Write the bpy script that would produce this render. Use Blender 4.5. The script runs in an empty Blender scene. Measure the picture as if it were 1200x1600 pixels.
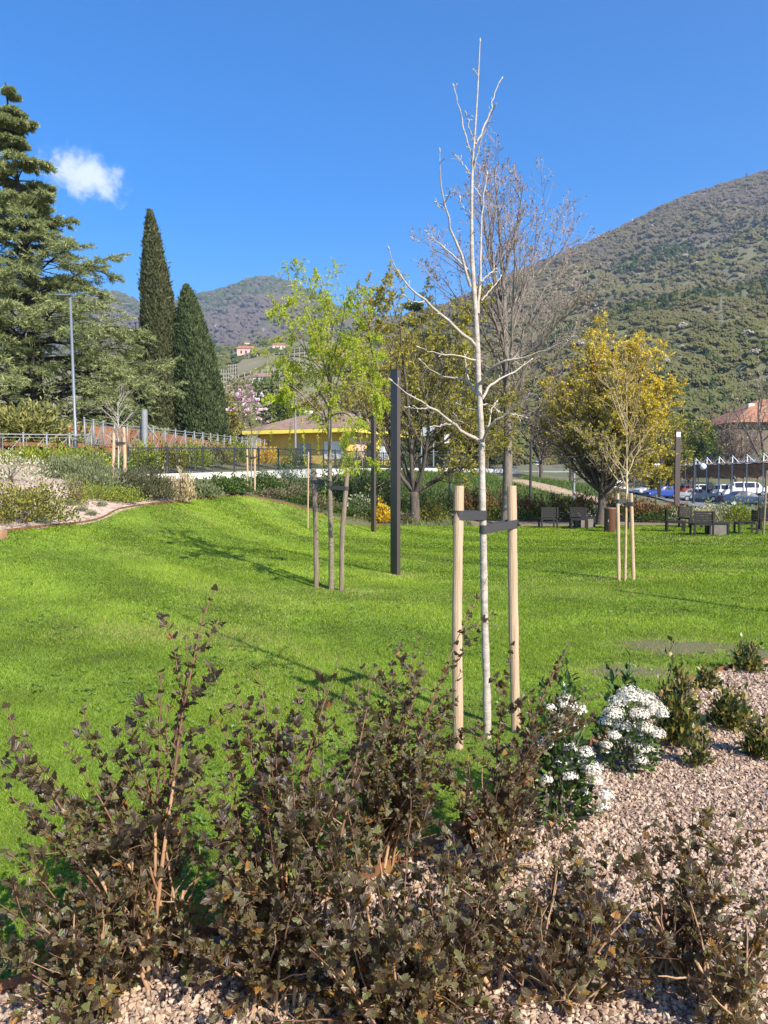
import bpy, math, random, zlib
import numpy as np
from mathutils import Vector
RNG = np.random.default_rng(7)
R = math.radians
S = bpy.context.scene
COL = S.collection
# ------------------------------------------------------------------ camera, sky, sun, exposure
CAMZ, PITCH, F = 1.95, R(2.72), 1200.0
cam_d = bpy.data.cameras.new("camera")
cam = bpy.data.objects.new("camera", cam_d); COL.objects.link(cam)
cam.location = (0, 0, CAMZ); cam.rotation_euler = (R(90) - PITCH, 0, 0)
cam_d.sensor_fit = 'VERTICAL'; cam_d.sensor_height = 36; cam_d.lens = 27.0
cam_d.clip_start = 0.05; cam_d.clip_end = 20000
S.camera = cam
SUN_EL, SUN_AZ = R(39), R(37)          # azimuth measured from straight behind the camera towards the right
sun_to = Vector((math.sin(SUN_AZ) * math.cos(SUN_EL), -math.cos(SUN_AZ) * math.cos(SUN_EL), math.sin(SUN_EL)))
W = bpy.data.worlds.new("World"); S.world = W; W.use_nodes = True
nt = W.node_tree; nt.nodes.clear()
N = nt.nodes.new; L = nt.links.new
sky = N('ShaderNodeTexSky'); sky.sky_type = 'NISHITA'; sky.sun_disc = False
sky.sun_elevation = SUN_EL
sky.sun_rotation = math.atan2(sun_to.x, sun_to.y)
sky.altitude = 900; sky.air_density = 1.0; sky.dust_density = 1.6; sky.ozone_density = 3.5
bg = N('ShaderNodeBackground'); bg.inputs[1].default_value = 0.135
out = N('ShaderNodeOutputWorld')
# the sky itself is a little deeper blue than the model gives
hsv = N('ShaderNodeHueSaturation'); hsv.inputs['Hue'].default_value = .506; hsv.inputs['Saturation'].default_value = 1.46; hsv.inputs['Value'].default_value = 1.02
L(sky.outputs[0], hsv.inputs['Color'])
# one small fair-weather cloud, placed by direction in the sky
def dirpx(px, py):
    x, y = (px - 600) / F, (800 - py) / F
    return np.array([x, math.cos(PITCH) + y * math.sin(PITCH), -math.sin(PITCH) + y * math.cos(PITCH)])
tc = N('ShaderNodeTexCoord')
cd = dirpx(136, 275); cd /= np.linalg.norm(cd)
cr = np.cross(cd, (0, 0, 1)); cr /= np.linalg.norm(cr); cu = np.cross(cr, cd)
def vdot(v):
    n = N('ShaderNodeVectorMath'); n.operation = 'DOT_PRODUCT'; n.inputs[1].default_value = v
    L(tc.outputs['Generated'], n.inputs[0]); return n.outputs['Value']
def mth(op, a, b=None, c=None):
    n = N('ShaderNodeMath'); n.operation = op
    for i, v in enumerate((a, b, c)):
        if v is None: continue
        if isinstance(v, (int, float)): n.inputs[i].default_value = v
        else: L(v, n.inputs[i])
    return n.outputs[0]
u, v, w = vdot(cr), vdot(cu), vdot(cd)
nz = N('ShaderNodeTexNoise'); nz.inputs['Scale'].default_value = 44; nz.inputs['Detail'].default_value = 8; nz.inputs['Roughness'].default_value = .62
L(tc.outputs['Generated'], nz.inputs['Vector'])
e1 = mth('POWER', mth('DIVIDE', u, 0.049), 2.0)
vv = mth('ADD', v, mth('MULTIPLY', u, 0.16))
e2 = mth('POWER', mth('DIVIDE', vv, 0.030), 2.0)
dist = mth('SQRT', mth('ADD', e1, e2))
dens = mth('SUBTRACT', mth('ADD', mth('SUBTRACT', 1.0, dist), mth('MULTIPLY', nz.outputs['Fac'], 1.7)), 0.88)
mr = N('ShaderNodeMapRange'); mr.interpolation_type = 'SMOOTHSTEP'
mr.inputs['From Min'].default_value = 0.0; mr.inputs['From Max'].default_value = 0.75; mr.inputs['To Max'].default_value = 0.93
L(dens, mr.inputs['Value'])
front = mth('GREATER_THAN', w, 0.5)
cfac = mth('MULTIPLY', mr.outputs[0], front)
mix = N('ShaderNodeMix'); mix.data_type = 'RGBA'
L(cfac, mix.inputs['Factor']); L(hsv.outputs[0], mix.inputs['A']); mix.inputs['B'].default_value = (4.5, 4.9, 5.8, 1)
L(mix.outputs['Result'], bg.inputs[0]); L(bg.outputs[0], out.inputs[0])
sd = bpy.data.lights.new("sun", 'SUN'); sd.energy = 4.9; sd.angle = R(0.53); sd.color = (1, .94, .84)
so = bpy.data.objects.new("sun", sd); COL.objects.link(so); so.location = (20, -30, 40)
so.rotation_euler = (-sun_to).to_track_quat('-Z', 'Y').to_euler()
S.view_settings.view_transform = 'Standard'; S.view_settings.look = 'None'
S.view_settings.exposure = 0.84; S.view_settings.gamma = 1.0
S.cycles.max_bounces = 6; S.cycles.diffuse_bounces = 3; S.cycles.glossy_bounces = 2
S.cycles.transmission_bounces = 4; S.cycles.transparent_max_bounces = 6; S.cycles.volume_bounces = 0
S.cycles.caustics_reflective = False; S.cycles.caustics_refractive = False
S.cycles.use_denoising = True

# ------------------------------------------------------------------ helpers
def P(px, py, Y):
    d = dirpx(px, py); t = Y / d[1]
    return np.array([d[0] * t, Y, CAMZ + d[2] * t])
def X(px, Y): return P(px, 743, Y)[0]
def nrm(a): return a / np.maximum(np.linalg.norm(a, axis=-1, keepdims=True), 1e-9)

MATS = {}
def M(name, col=(.5, .5, .5), rough=.6, metal=0.0, var=0.0, scale=6.0, stretch=(1, 1, 1), bump=0.0, bscale=60.0,
      ramp=None, trans=0.0, tcol=None, spec=0.4, emit=None, voro=False, detail=5.0, var2=None):
    """A procedural surface; ramp = colours picked by the per-leaf 'rnd' value stored on the mesh."""
    if name in MATS: return MATS[name]
    m = bpy.data.materials.new(name); m.use_nodes = True; t = m.node_tree; nd = t.nodes; nd.clear()
    o = nd.new('ShaderNodeOutputMaterial'); b = nd.new('ShaderNodeBsdfPrincipled')
    b.inputs['Roughness'].default_value = rough; b.inputs['Metallic'].default_value = metal
    b.inputs['Specular IOR Level'].default_value = spec
    tcn = nd.new('ShaderNodeTexCoord'); mp = nd.new('ShaderNodeMapping'); mp.inputs['Scale'].default_value = stretch
    t.links.new(tcn.outputs['Object'], mp.inputs['Vector'])
    cs = None
    if ramp:
        at = nd.new('ShaderNodeAttribute'); at.attribute_name = 'rnd'
        rp = nd.new('ShaderNodeValToRGB'); el = rp.color_ramp.elements
        while len(el) < len(ramp): el.new(.5)
        for i, c in enumerate(ramp):
            el[i].position = c[3] if len(c) > 3 else i / (len(ramp) - 1)
            el[i].color = (*c[:3], 1)
        t.links.new(at.outputs['Fac'], rp.inputs['Fac']); cs = rp.outputs['Color']
    else:
        rgb = nd.new('ShaderNodeRGB'); rgb.outputs[0].default_value = (*col, 1); cs = rgb.outputs[0]
    if var > 0:
        n = nd.new('ShaderNodeTexNoise'); n.inputs['Scale'].default_value = scale; n.inputs['Detail'].default_value = detail
        n.inputs['Roughness'].default_value = .6
        t.links.new(mp.outputs[0], n.inputs['Vector'])
        q = nd.new('ShaderNodeMapRange'); q.inputs['From Min'].default_value = .3; q.inputs['From Max'].default_value = .7
        q.inputs['To Min'].default_value = 1 - var; q.inputs['To Max'].default_value = 1 + var
        t.links.new(n.outputs['Fac'], q.inputs['Value'])
        if var2:
            mx = nd.new('ShaderNodeMix'); mx.data_type = 'RGBA'
            q.inputs['To Min'].default_value = 0; q.inputs['To Max'].default_value = 1
            t.links.new(q.outputs[0], mx.inputs['Factor']); t.links.new(cs, mx.inputs['A']); mx.inputs['B'].default_value = (*var2, 1)
            cs = mx.outputs['Result']
        else:
            vm = nd.new('ShaderNodeVectorMath'); vm.operation = 'SCALE'
            t.links.new(cs, vm.inputs[0]); t.links.new(q.outputs[0], vm.inputs['Scale']); cs = vm.outputs[0]
    t.links.new(cs, b.inputs['Base Color'])
    if bump > 0:
        if voro:
            n2 = nd.new('ShaderNodeTexVoronoi'); n2.inputs['Scale'].default_value = bscale; hs = n2.outputs['Distance']
        else:
            n2 = nd.new('ShaderNodeTexNoise'); n2.inputs['Scale'].default_value = bscale; n2.inputs['Detail'].default_value = 6; hs = n2.outputs['Fac']
        t.links.new(mp.outputs[0], n2.inputs['Vector'])
        bp = nd.new('ShaderNodeBump'); bp.inputs['Strength'].default_value = min(bump, 1); bp.inputs['Distance'].default_value = .02 * max(1, bump)
        t.links.new(hs, bp.inputs['Height']); t.links.new(bp.outputs[0], b.inputs['Normal'])
    if emit:
        b.inputs['Emission Color'].default_value = (*emit[0], 1); b.inputs['Emission Strength'].default_value = emit[1]
    sh = b.outputs[0]
    if trans > 0:
        tr = nd.new('ShaderNodeBsdfTranslucent')
        if tcol: tr.inputs['Color'].default_value = (*tcol, 1)
        else: t.links.new(cs, tr.inputs['Color'])
        ms = nd.new('ShaderNodeMixShader'); ms.inputs[0].default_value = trans
        t.links.new(sh, ms.inputs[1]); t.links.new(tr.outputs[0], ms.inputs[2]); sh = ms.outputs[0]
    t.links.new(sh, o.inputs['Surface'])
    MATS[name] = m
    return m

class MB:
    """Collects vertices and faces; build() links them as ONE mesh object."""
    def __init__(s): s.v = []; s.f = []; s.n = 0; s.r = []
    def add(s, V, Fc, mat=0, rnd=None):
        V = np.asarray(V, float).reshape(-1, 3); Fc = np.asarray(Fc, int)
        if len(V) == 0: return s
        s.v.append(V); s.f.append((Fc + s.n, mat))
        s.r.append(np.full(len(V), .5) if rnd is None else np.broadcast_to(np.asarray(rnd, float), (len(V),)))
        s.n += len(V); return s
    def box(s, x0, x1, y0, y1, z0, z1, mat=0):
        V = [(x, y, z) for z in (z0, z1) for y in (y0, y1) for x in (x0, x1)]
        return s.add(V, [(0, 2, 3, 1), (4, 5, 7, 6), (0, 1, 5, 4), (2, 6, 7, 3), (0, 4, 6, 2), (1, 3, 7, 5)], mat)
    def beam(s, a, b, wd, ht, mat=0, up=(0, 0, 1)):
        a = np.asarray(a, float); b = np.asarray(b, float); d = nrm(b - a)
        x = np.cross(d, up)
        if np.linalg.norm(x) < 1e-3: x = np.cross(d, (0, 1, 0))
        x = nrm(x) * wd / 2; y = nrm(np.cross(x, d)) * ht / 2
        V = [a - x - y, a + x - y, a + x + y, a - x + y, b - x - y, b + x - y, b + x + y, b - x + y]
        return s.add(V, [(0, 3, 2, 1), (4, 5, 6, 7), (0, 1, 5, 4), (1, 2, 6, 5), (2, 3, 7, 6), (3, 0, 4, 7)], mat)
    def rod(s, pts, rad, n=8, mat=0, cap=True, rnd=None):
        pts = np.asarray(pts, float)[None]; rad = np.broadcast_to(np.asarray(rad, float), (1, pts.shape[1]))
        s.tubes(pts, rad, n, mat, rnd)
        if cap:
            b = s.n - pts.shape[1] * n
            s.f.append((np.array([[b + i for i in range(n)][::-1]]), mat)); e = s.n - n
            s.f.append((np.array([[e + i for i in range(n)]]), mat))
        return s
    def tubes(s, Pn, Rn, n=5, mat=0, rnd=None):
        Nn, K, _ = Pn.shape
        if Nn == 0: return s
        T = np.gradient(Pn, axis=1); T = nrm(T)
        mean = nrm(Pn[:, -1] - Pn[:, 0])
        ref = np.where(np.abs(mean[:, 2:3]) > .8, np.array([[1., 0, 0]]), np.array([[0, 0, 1.]]))
        U = nrm(np.cross(T, ref[:, None, :])); Vv = np.cross(T, U)
        a = np.arange(n) / n * 2 * math.pi
        ring = Pn[:, :, None, :] + Rn[:, :, None, None] * (np.cos(a)[None, None, :, None] * U[:, :, None, :] + np.sin(a)[None, None, :, None] * Vv[:, :, None, :])
        idx = np.arange(Nn * K * n).reshape(Nn, K, n)
        q = np.stack([idx[:, :-1], np.roll(idx[:, :-1], -1, 2), np.roll(idx[:, 1:], -1, 2), idx[:, 1:]], -1).reshape(-1, 4)
        rr = None if rnd is None else np.repeat(np.broadcast_to(np.asarray(rnd, float), (Nn,)), K * n)
        return s.add(ring.reshape(-1, 3), q, mat, rr)
    def leaves(s, pos, d, nm, size, tv, tf, mat=0, rnd=None):
        Nn = len(pos)
        if Nn == 0: return s
        y = nrm(d); x = nrm(np.cross(y, nm)); z = np.cross(x, y)
        sz = np.broadcast_to(np.asarray(size, float), (Nn,))[:, None, None]
        V = pos[:, None, :] + sz * (tv[None, :, 0:1] * x[:, None] + tv[None, :, 1:2] * y[:, None] + tv[None, :, 2:3] * z[:, None])
        Fc = (tf[None] + (np.arange(Nn) * len(tv))[:, None, None]).reshape(-1, tf.shape[1])
        rr = RNG.random(Nn) if rnd is None else np.broadcast_to(np.asarray(rnd, float), (Nn,))
        return s.add(V.reshape(-1, 3), Fc, mat, np.repeat(rr, len(tv)))
    def build(s, name, mats, parent=None, smooth=False, loc=None):
        me = bpy.data.meshes.new(name)
        V = np.concatenate(s.v) if s.v else np.zeros((0, 3))
        if loc is not None: V = V - np.asarray(loc, float)
        if parent is not None: V = V - np.array(parent.get('_o', (0, 0, 0)))
        me.vertices.add(len(V)); me.vertices.foreach_set('co', V.astype(np.float32).ravel())
        li = np.concatenate([f.ravel() for f, m in s.f]); st = []; mi = []; c = 0
        for f, m in s.f:
            st.append(c + np.arange(len(f)) * f.shape[1]); mi.append(np.full(len(f), m)); c += f.size
        st = np.concatenate(st); mi = np.concatenate(mi)
        me.loops.add(len(li)); me.loops.foreach_set('vertex_index', li.astype(np.int32))
        me.polygons.add(len(st)); me.polygons.foreach_set('loop_start', st.astype(np.int32))
        me.polygons.foreach_set('material_index', mi.astype(np.int32))
        me.polygons.foreach_set('use_smooth', np.full(len(st), bool(smooth)))
        at = me.attributes.new('rnd', 'FLOAT', 'POINT'); at.data.foreach_set('value', np.concatenate(s.r).astype(np.float32))
        for mm in (mats if isinstance(mats, (list, tuple)) else [mats]): me.materials.append(mm)
        me.update(calc_edges=True)
        ob = bpy.data.objects.new(name, me); COL.objects.link(ob)
        if parent is not None:
            ob.parent = parent; ob['_o'] = list(parent.get('_o', (0, 0, 0)))
        if loc is not None: ob.location = loc
        return ob

def tag(o, label, cat, group=None, kind=None):
    if label: o['label'] = label
    if cat: o['category'] = cat
    if group: o['group'] = group
    if kind: o['kind'] = kind
    return o
SEEDS = {}
def thing(name, label, cat, loc, group=None):
    """An Empty at the thing's base; parts are built in world coordinates and re-based on it."""
    global RNG
    RNG = np.random.default_rng(zlib.crc32((label + SEEDS.get(label, "")).encode()))      # every thing has its own random stream
    o = bpy.data.objects.new(name, None); COL.objects.link(o); o.empty_display_size = .1
    o.location = [float(c) for c in loc]; o['_o'] = [float(c) for c in loc]
    return tag(o, label, cat, group)
def struct(o): o['kind'] = 'structure'; return o

# leaf shapes: x width, y length, z normal
LF_V = np.array([(0, 0, 0), (-.32, .5, .1), (0, 1, -.04), (.32, .5, .1)]); LF_F = np.array([(0, 1, 2), (0, 2, 3)])
ND_V = np.array([(-.07, 0, 0), (.07, 0, 0), (0, 1, 0)]); ND_F = np.array([(0, 1, 2)])
QD_V = np.array([(-.5, -.5, .08), (.5, -.5, -.08), (.5, .5, .08), (-.5, .5, -.08)]); QD_F = np.array([(0, 1, 2, 3)])
def rdir(n): return nrm(RNG.normal(size=(n, 3)))

def poly(pts, K):
    """Resample a hand-set polyline (n,3) smoothly to K points."""
    pts = np.asarray(pts, float); n = len(pts)
    d = np.r_[0, np.cumsum(np.linalg.norm(np.diff(pts, axis=0), axis=1))]
    t = np.linspace(0, d[-1], K); ou = np.stack([np.interp(t, d, pts[:, i]) for i in range(3)], -1)
    for _ in range(2): ou[1:-1] = .25 * ou[:-2] + .5 * ou[1:-1] + .25 * ou[2:]
    return ou
def grow(Pp, Rp, n, t0, t1, a0, a1, l0, l1, K=5, up=0.0, wander=.12, rmul=.55, rtip=.35, flat=False, abslen=False, rmin=.0, taper=.55):
    """n child branches on every parent branch; returns their points and radii."""
    Nn, Kp, _ = Pp.shape
    t = t0 + (t1 - t0) * ((np.arange(n)[None] + RNG.random((Nn, n))) / n)
    f = np.clip(t, 0, .999) * (Kp - 1); i = f.astype(int); w = (f - i)[..., None]; ar = np.arange(Nn)[:, None]
    pos = Pp[ar, i] * (1 - w) + Pp[ar, i + 1] * w
    d = nrm(Pp[ar, i + 1] - Pp[ar, i]); r0 = (Rp[ar, i] * (1 - w[..., 0]) + Rp[ar, i + 1] * w[..., 0]) * rmul
    pl = np.linalg.norm(np.diff(Pp, axis=1), axis=2).sum(1)
    if flat:
        pr = nrm(np.cross(d, (0, 0, 1))) * np.where(RNG.random((Nn, n, 1)) < .5, 1, -1) + RNG.normal(size=(Nn, n, 3)) * .12
    else: pr = np.cross(d, RNG.normal(size=(Nn, n, 3)))
    pr = nrm(pr); a = R(a0) + (R(a1) - R(a0)) * RNG.random((Nn, n, 1))
    dr = (d * np.cos(a) + pr * np.sin(a)).reshape(-1, 3); p = pos.reshape(-1, 3)
    Ln = (l0 + (l1 - l0) * RNG.random((Nn, n))) * (1 if abslen else pl[:, None] * (1.15 - taper * t)); Ln = Ln.reshape(-1, 1)
    pts = [p]
    for k in range(K - 1):
        dr = nrm(dr + RNG.normal(size=dr.shape) * wander + np.array([0, 0, up / (K - 1)]))
        p = p + dr * Ln / (K - 1); pts.append(p)
    Rr = np.maximum(r0.reshape(-1, 1) * np.linspace(1, rtip, K)[None], rmin)
    return np.stack(pts, 1), Rr
def along(Pp, n, t0=.2, t1=1.0):
    """n random points on every branch with the local direction and the position along it."""
    Nn, Kp, _ = Pp.shape
    t = t0 + (t1 - t0) * RNG.random((Nn, n)); f = np.clip(t, 0, .999) * (Kp - 1); i = f.astype(int); w = (f - i)[..., None]; ar = np.arange(Nn)[:, None]
    return (Pp[ar, i] * (1 - w) + Pp[ar, i + 1] * w).reshape(-1, 3), nrm(Pp[ar, i + 1] - Pp[ar, i]).reshape(-1, 3), t.ravel()

# ------------------------------------------------------------------ terrain
CTRL = np.array([
    (0.2, 15, 0), (-.35, 26.3, 0), (-.9, 13.2, .0), (5, 14.4, 0), (10, 26, 0), (5, 5.5, 0), (.5, 5.5, 0), (-2.5, 3, 0), (3, 2.5, 0), (0, 1, 0), (9, 9, 0), (12, 16, 0), (6, 20, 0), (4, 27, 0), (1, 29, 0), (14, 30, 0), (20, 20, 0), (15, 3, 0),
    (-5, 8, .2), (-5, 3, .05), (-8, 3, .2), (-6.4, 12.5, .62), (-5, 18, .48), (-2.6, 20, .10), (-2, 25, .08), (-4.5, 23, .66),
    (-7.0, 14, .93), (-6.67, 16, .92), (-6.65, 19, 1.13), (-6.4, 24, 1.1), (-6.28, 26, 1.2), (-4.8, 27.5, 1.22), (-3.5, 28, .88), (-1, 29, 0.05), (-2.2, 28.6, .45),
    (-7.6, 21.8, 1.46), (-9, 21, 1.75), (-9, 17, 1.3), (-11, 17, 1.6), (-12, 24, 2.1), (-11, 28, 2.3), (-10.5, 30, 1.9), (-7.0, 33, 1.6), (-5, 31, 1.45),
    (-14, 31, 2.75), (-16, 33, 3.0), (-13.8, 37, 3.2), (-11, 46, 3.3), (-8.8, 59, 3.3), (-20, 30, 3.1), (-20, 15, 1.9), (-24, 45, 3.3), (-18, 60, 3.4),
    (-9.2, 34, 2.15), (-6.5, 38, 2.2), (-3.2, 48, 2.45), (3, 64, 2.6), (11, 68, 2.5), (-3, 60, 2.9), (-5, 70, 3.0), (3, 75, 2.8),
    (-2.0, 46, 1.9), (3.6, 60.5, 2.1), (11.4, 64.5, 2.1), (0, 38, .7), (4, 45, .8), (3, 35, .15), (8, 52, 1.1), (9, 40, .15), (14, 55, 1.1), (18, 66, 1.2), (16, 42, -.1), (22, 48, -.6), (20, 34, 0), (30, 36, -.2),
    (26, 60, -.8), (30, 75, -.8), (30, 90, -.8), (40, 100, -.8), (55, 100, -.8), (36, 115, -.8), (55, 125, -.8), (40, 60, -.8), (24, 90, -.4), (12, 90, 1.5), (22, 120, .8), (10, 120, 3), (-10, 100, 4), (-30, 80, 4), (-40, 40, 3.6), (-30, 20, 2.4), (50, 30, -.3), (-10, 120, 5), (65, 140, 1.5), (40, 145, 2), (0, 150, 4), (-60, 140, 5), (90, 150, 1), (90, 80, -.8), (-60, 20, 3), (50, 0, 0), (-30, -5, 1), (20, -8, 0), (0, -8, 0.0)])
_d = np.linalg.norm(CTRL[:, None, :2] - CTRL[None, :, :2], axis=2)
_A = np.block([[_d + np.eye(len(CTRL)) * -.25, np.ones((len(CTRL), 1))], [np.ones((1, len(CTRL))), np.zeros((1, 1))]])
_w = np.linalg.solve(_A, np.r_[CTRL[:, 2], 0])
def T(x, y):
    x = np.asarray(x, float); y = np.asarray(y, float); sh = x.shape; q = np.stack([x.ravel(), y.ravel()], 1); ou = np.empty(len(q))
    for i in range(0, len(q), 20000):
        b = q[i:i + 20000]; ou[i:i + 20000] = np.linalg.norm(b[:, None] - CTRL[None, :, :2], axis=2) @ _w[:-1] + _w[-1]
    return ou.reshape(sh)
def G(px, py, Y=None):
    """Ground point seen at a pixel of the plan (or at a pixel column and a distance)."""
    if Y is None:
        d = dirpx(px, py)
        ys = np.linspace(2, 120, 1500); xs = d[0] / d[1] * ys; zs = CAMZ + d[2] / d[1] * ys
        k = np.argmax(zs < T(xs, ys)); Y = ys[k]
    x = X(px, Y); return np.array([x, Y, float(T(x, Y))])
def inpoly(x, y, pg):
    pg = np.asarray(pg); c = np.zeros(np.shape(x), bool); n = len(pg)
    for i in range(n):
        x1, y1 = pg[i]; x2, y2 = pg[(i + 1) % n]
        c ^= ((y1 > y) != (y2 > y)) & (x < (x2 - x1) * (y - y1) / (y2 - y1 + 1e-12) + x1)
    return c
def smooth2(pts, K):
    p = np.asarray(pts, float); return poly(np.c_[p, np.zeros(len(p))], K)[:, :2]
# lawn edges: the stone bed in front and on the right, the planted bank on the left and back, the hedge strip behind
EDGE_FRONT = smooth2([(-9, 1.2), (-4, 1.75), (-2.4, 2.35), (-1.41, 2.83), (-.6, 3.2), (.12, 3.73), (.92, 4.8), (1.47, 5.4), (2.2, 6.45), (2.75, 7.1), (3.3, 7.6), (4.0, 8.05), (6, 8.7), (9, 8.4), (14, 6)], 60)
EDGE_LEFT = smooth2([(-7.3, 11), (-7.05, 14), (-6.67, 16), (-6.5, 17.6), (-6.65, 19), (-6.5, 21.5), (-6.4, 24), (-6.28, 26), (-5.4, 27.3), (-4.8, 27.5), (-3.5, 28.2), (-2.2, 28.9), (-1, 29.2), (1, 29.4), (3, 29.6), (6, 30), (10, 30.4), (16, 31), (24, 31)], 80)
LAWN = np.array([*EDGE_FRONT, (24, 6), (24, 31), *EDGE_LEFT[::-1], (-9, 10)])
FRONTBED = np.array([*EDGE_FRONT, (14, .2), (-9, .2)])
SIDEBED = np.array([(-9, 10), *EDGE_LEFT[EDGE_LEFT[:, 0] < -5.0], (-5.6, 29.5), (-10.5, 30.2), (-12, 33), (-22, 31), (-22, 10)])
BANKSOIL = np.array([*EDGE_LEFT[(EDGE_LEFT[:, 0] > -5.3) & (EDGE_LEFT[:, 0] < 3.6)], (3.5, 34), (-1, 34), (-4.5, 34.5), (-5.6, 29.5)])
# ------------------------------------------------------------------ ground, lawn, beds
def gridmesh(xs, ys, zoff, mask=None):
    gx, gy = np.meshgrid(xs, ys); V = np.stack([gx, gy, T(gx, gy) + zoff], -1).reshape(-1, 3)
    nx, ny = len(xs), len(ys); i = np.arange(nx * ny).reshape(ny, nx)
    q = np.stack([i[:-1, :-1], i[:-1, 1:], i[1:, 1:], i[1:, :-1]], -1).reshape(-1, 4)
    if mask is not None:
        cx = V[q, 0].mean(1); cy = V[q, 1].mean(1); q = q[mask(cx, cy)]
        us = np.unique(q); re = np.full(len(V), -1); re[us] = np.arange(len(us)); V = V[us]; q = re[q]
    return V, q
M('soil', (.13, .1, .06), .95, var=.4, scale=3, bump=.6, bscale=20, var2=(.07, .09, .025))
M('turf', (.15, .225, .02), .95, var=.5, scale=1.2, bump=.8, bscale=90)
M('porphyry', (.30, .20, .15), .9, var=.5, scale=40, bump=1, bscale=75, voro=True)
M('bedgravel', (.46, .34, .255), .95, var=.6, scale=9, bump=1, bscale=22, voro=True)
M('meadow', (.075, .10, .03), .95, var=1, scale=.35, bump=.8, bscale=8, var2=(.17, .14, .075))
M('asphalt', (.16, .155, .15), .9, var=.2, scale=8, bump=.3, bscale=120)
M('corten', (.20, .085, .04), .85, var=.45, scale=5, bump=.2, bscale=60)
M('path', (.42, .36, .29), .95, var=.15, scale=3)
lattice = lambda a, b, n: np.linspace(a, b, n)
far_x = np.r_[-1600, -800, -400, -200, lattice(-120, 120, 81), 200, 400, 800, 1600]; far_y = np.r_[-400, -60, lattice(-20, 160, 73), 260, 420, 800, 1600, 4200]
V, q = gridmesh(far_x, far_y, -.12)
V[:, 2] = np.where(V[:, 1] > 170, 3.0, np.clip(V[:, 2], -1.2, 6))
struct(MB().add(V, q).build('ground', MATS['meadow'], smooth=True))
V, q = gridmesh(lattice(-9, 24, 166), lattice(1, 31.4, 153), 0.0, lambda x, y: inpoly(x, y, LAWN))
struct(MB().add(V, q).build('lawn', MATS['turf'], smooth=True))
V, q = gridmesh(lattice(-9, 14, 116), lattice(.2, 9, 90), 0.004, lambda x, y: inpoly(x, y, FRONTBED))
struct(MB().add(V, q).build('gravel_bed', MATS['porphyry'], smooth=True))
V, q = gridmesh(lattice(-22, 4, 105), lattice(10, 33.6, 100), 0.006, lambda x, y: inpoly(x, y, SIDEBED))
struct(MB().add(V, q).build('planting_bed', MATS['bedgravel'], smooth=True))
V, q = gridmesh(lattice(-7, 4, 70), lattice(26, 35, 60), 0.003, lambda x, y: inpoly(x, y, BANKSOIL))
struct(MB().add(V, q).build('bank_soil', MATS['soil'], smooth=True))
# a worn bare patch in the lawn near the gravel
def patch(cx, cy, rx, ry, sd_):
    r_ = np.random.default_rng(sd_); n = 40; a = np.arange(n) / n * 2 * math.pi; w_ = 1 + .18 * np.sin(3 * a + sd_) + .12 * np.sin(7 * a + 2 * sd_) + .08 * r_.normal(size=n); Vp = [(cx, cy, float(T(cx, cy)) + .012)]
    for f in (.5, 1):
        x, y = cx + rx * w_ * f * np.cos(a), cy + ry * w_ * f * np.sin(a); Vp += list(np.stack([x, y, T(x, y) + (.012 if f < 1 else .002)], -1))
    mb = MB().add(Vp, [(0, 1 + k, 1 + (k + 1) % n) for k in range(n)]); mb.f.append((np.array([(1 + k, 1 + n + k, 1 + n + (k + 1) % n, 1 + (k + 1) % n) for k in range(n)]), 0))
    struct(mb.build('bare_earth', M('bareearth', (.14, .125, .05), .95, var=.4, scale=9, bump=1, bscale=40, var2=(.11, .12, .045)), smooth=True))
patch(3.35, 8.75, .62, .36, 1); patch(4.25, 8.35, .5, .26, 2); patch(2.45, 7.65, .4, .22, 3)
# bare earth strip and pale path behind the lawn
HEDGESTRIP = [(3.4, 29.5), (6, 30), (10, 30.4), (16, 31), (26, 31), (26, 35), (3.4, 34)]
V, q = gridmesh(lattice(2, 26, 80), lattice(29, 36, 30), .004, lambda x, y: inpoly(x, y, HEDGESTRIP))
struct(MB().add(V, q).build('earth_strip', M('earth', (.20, .15, .10), .95, var=.35, scale=4, bump=.6, bscale=30), smooth=True))
V, q = gridmesh(lattice(4, 60, 60), lattice(36.4, 38.6, 6), .01)
struct(MB().add(V, q).build('footpath', MATS['path'], smooth=True))
V, q = gridmesh(lattice(20, 100, 60), lattice(58, 150, 60), .02, lambda x, y: (x > 22 + (y - 60) * .12) & (y < 128))
struct(MB().add(V, q).build('car_park', MATS['asphalt'], smooth=True))
# dirt track slanting down the grassy bank
tr = smooth2([(9.8, 58), (11.8, 52), (14.0, 47), (16.6, 43.5)], 14)
m = MB(); Vt = []
for k, (x, y) in enumerate(tr):
    for s_ in (-1.1, 1.1): Vt.append((x + s_, y + s_ * .6, float(T(x + s_, y + s_ * .6)) + .05))
m.add(Vt, [(2 * k, 2 * k + 1, 2 * k + 3, 2 * k + 2) for k in range(len(tr) - 1)])
struct(m.build('dirt_track', M('dirt', (.36, .26, .16), .95, var=.3, scale=4)))
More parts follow.
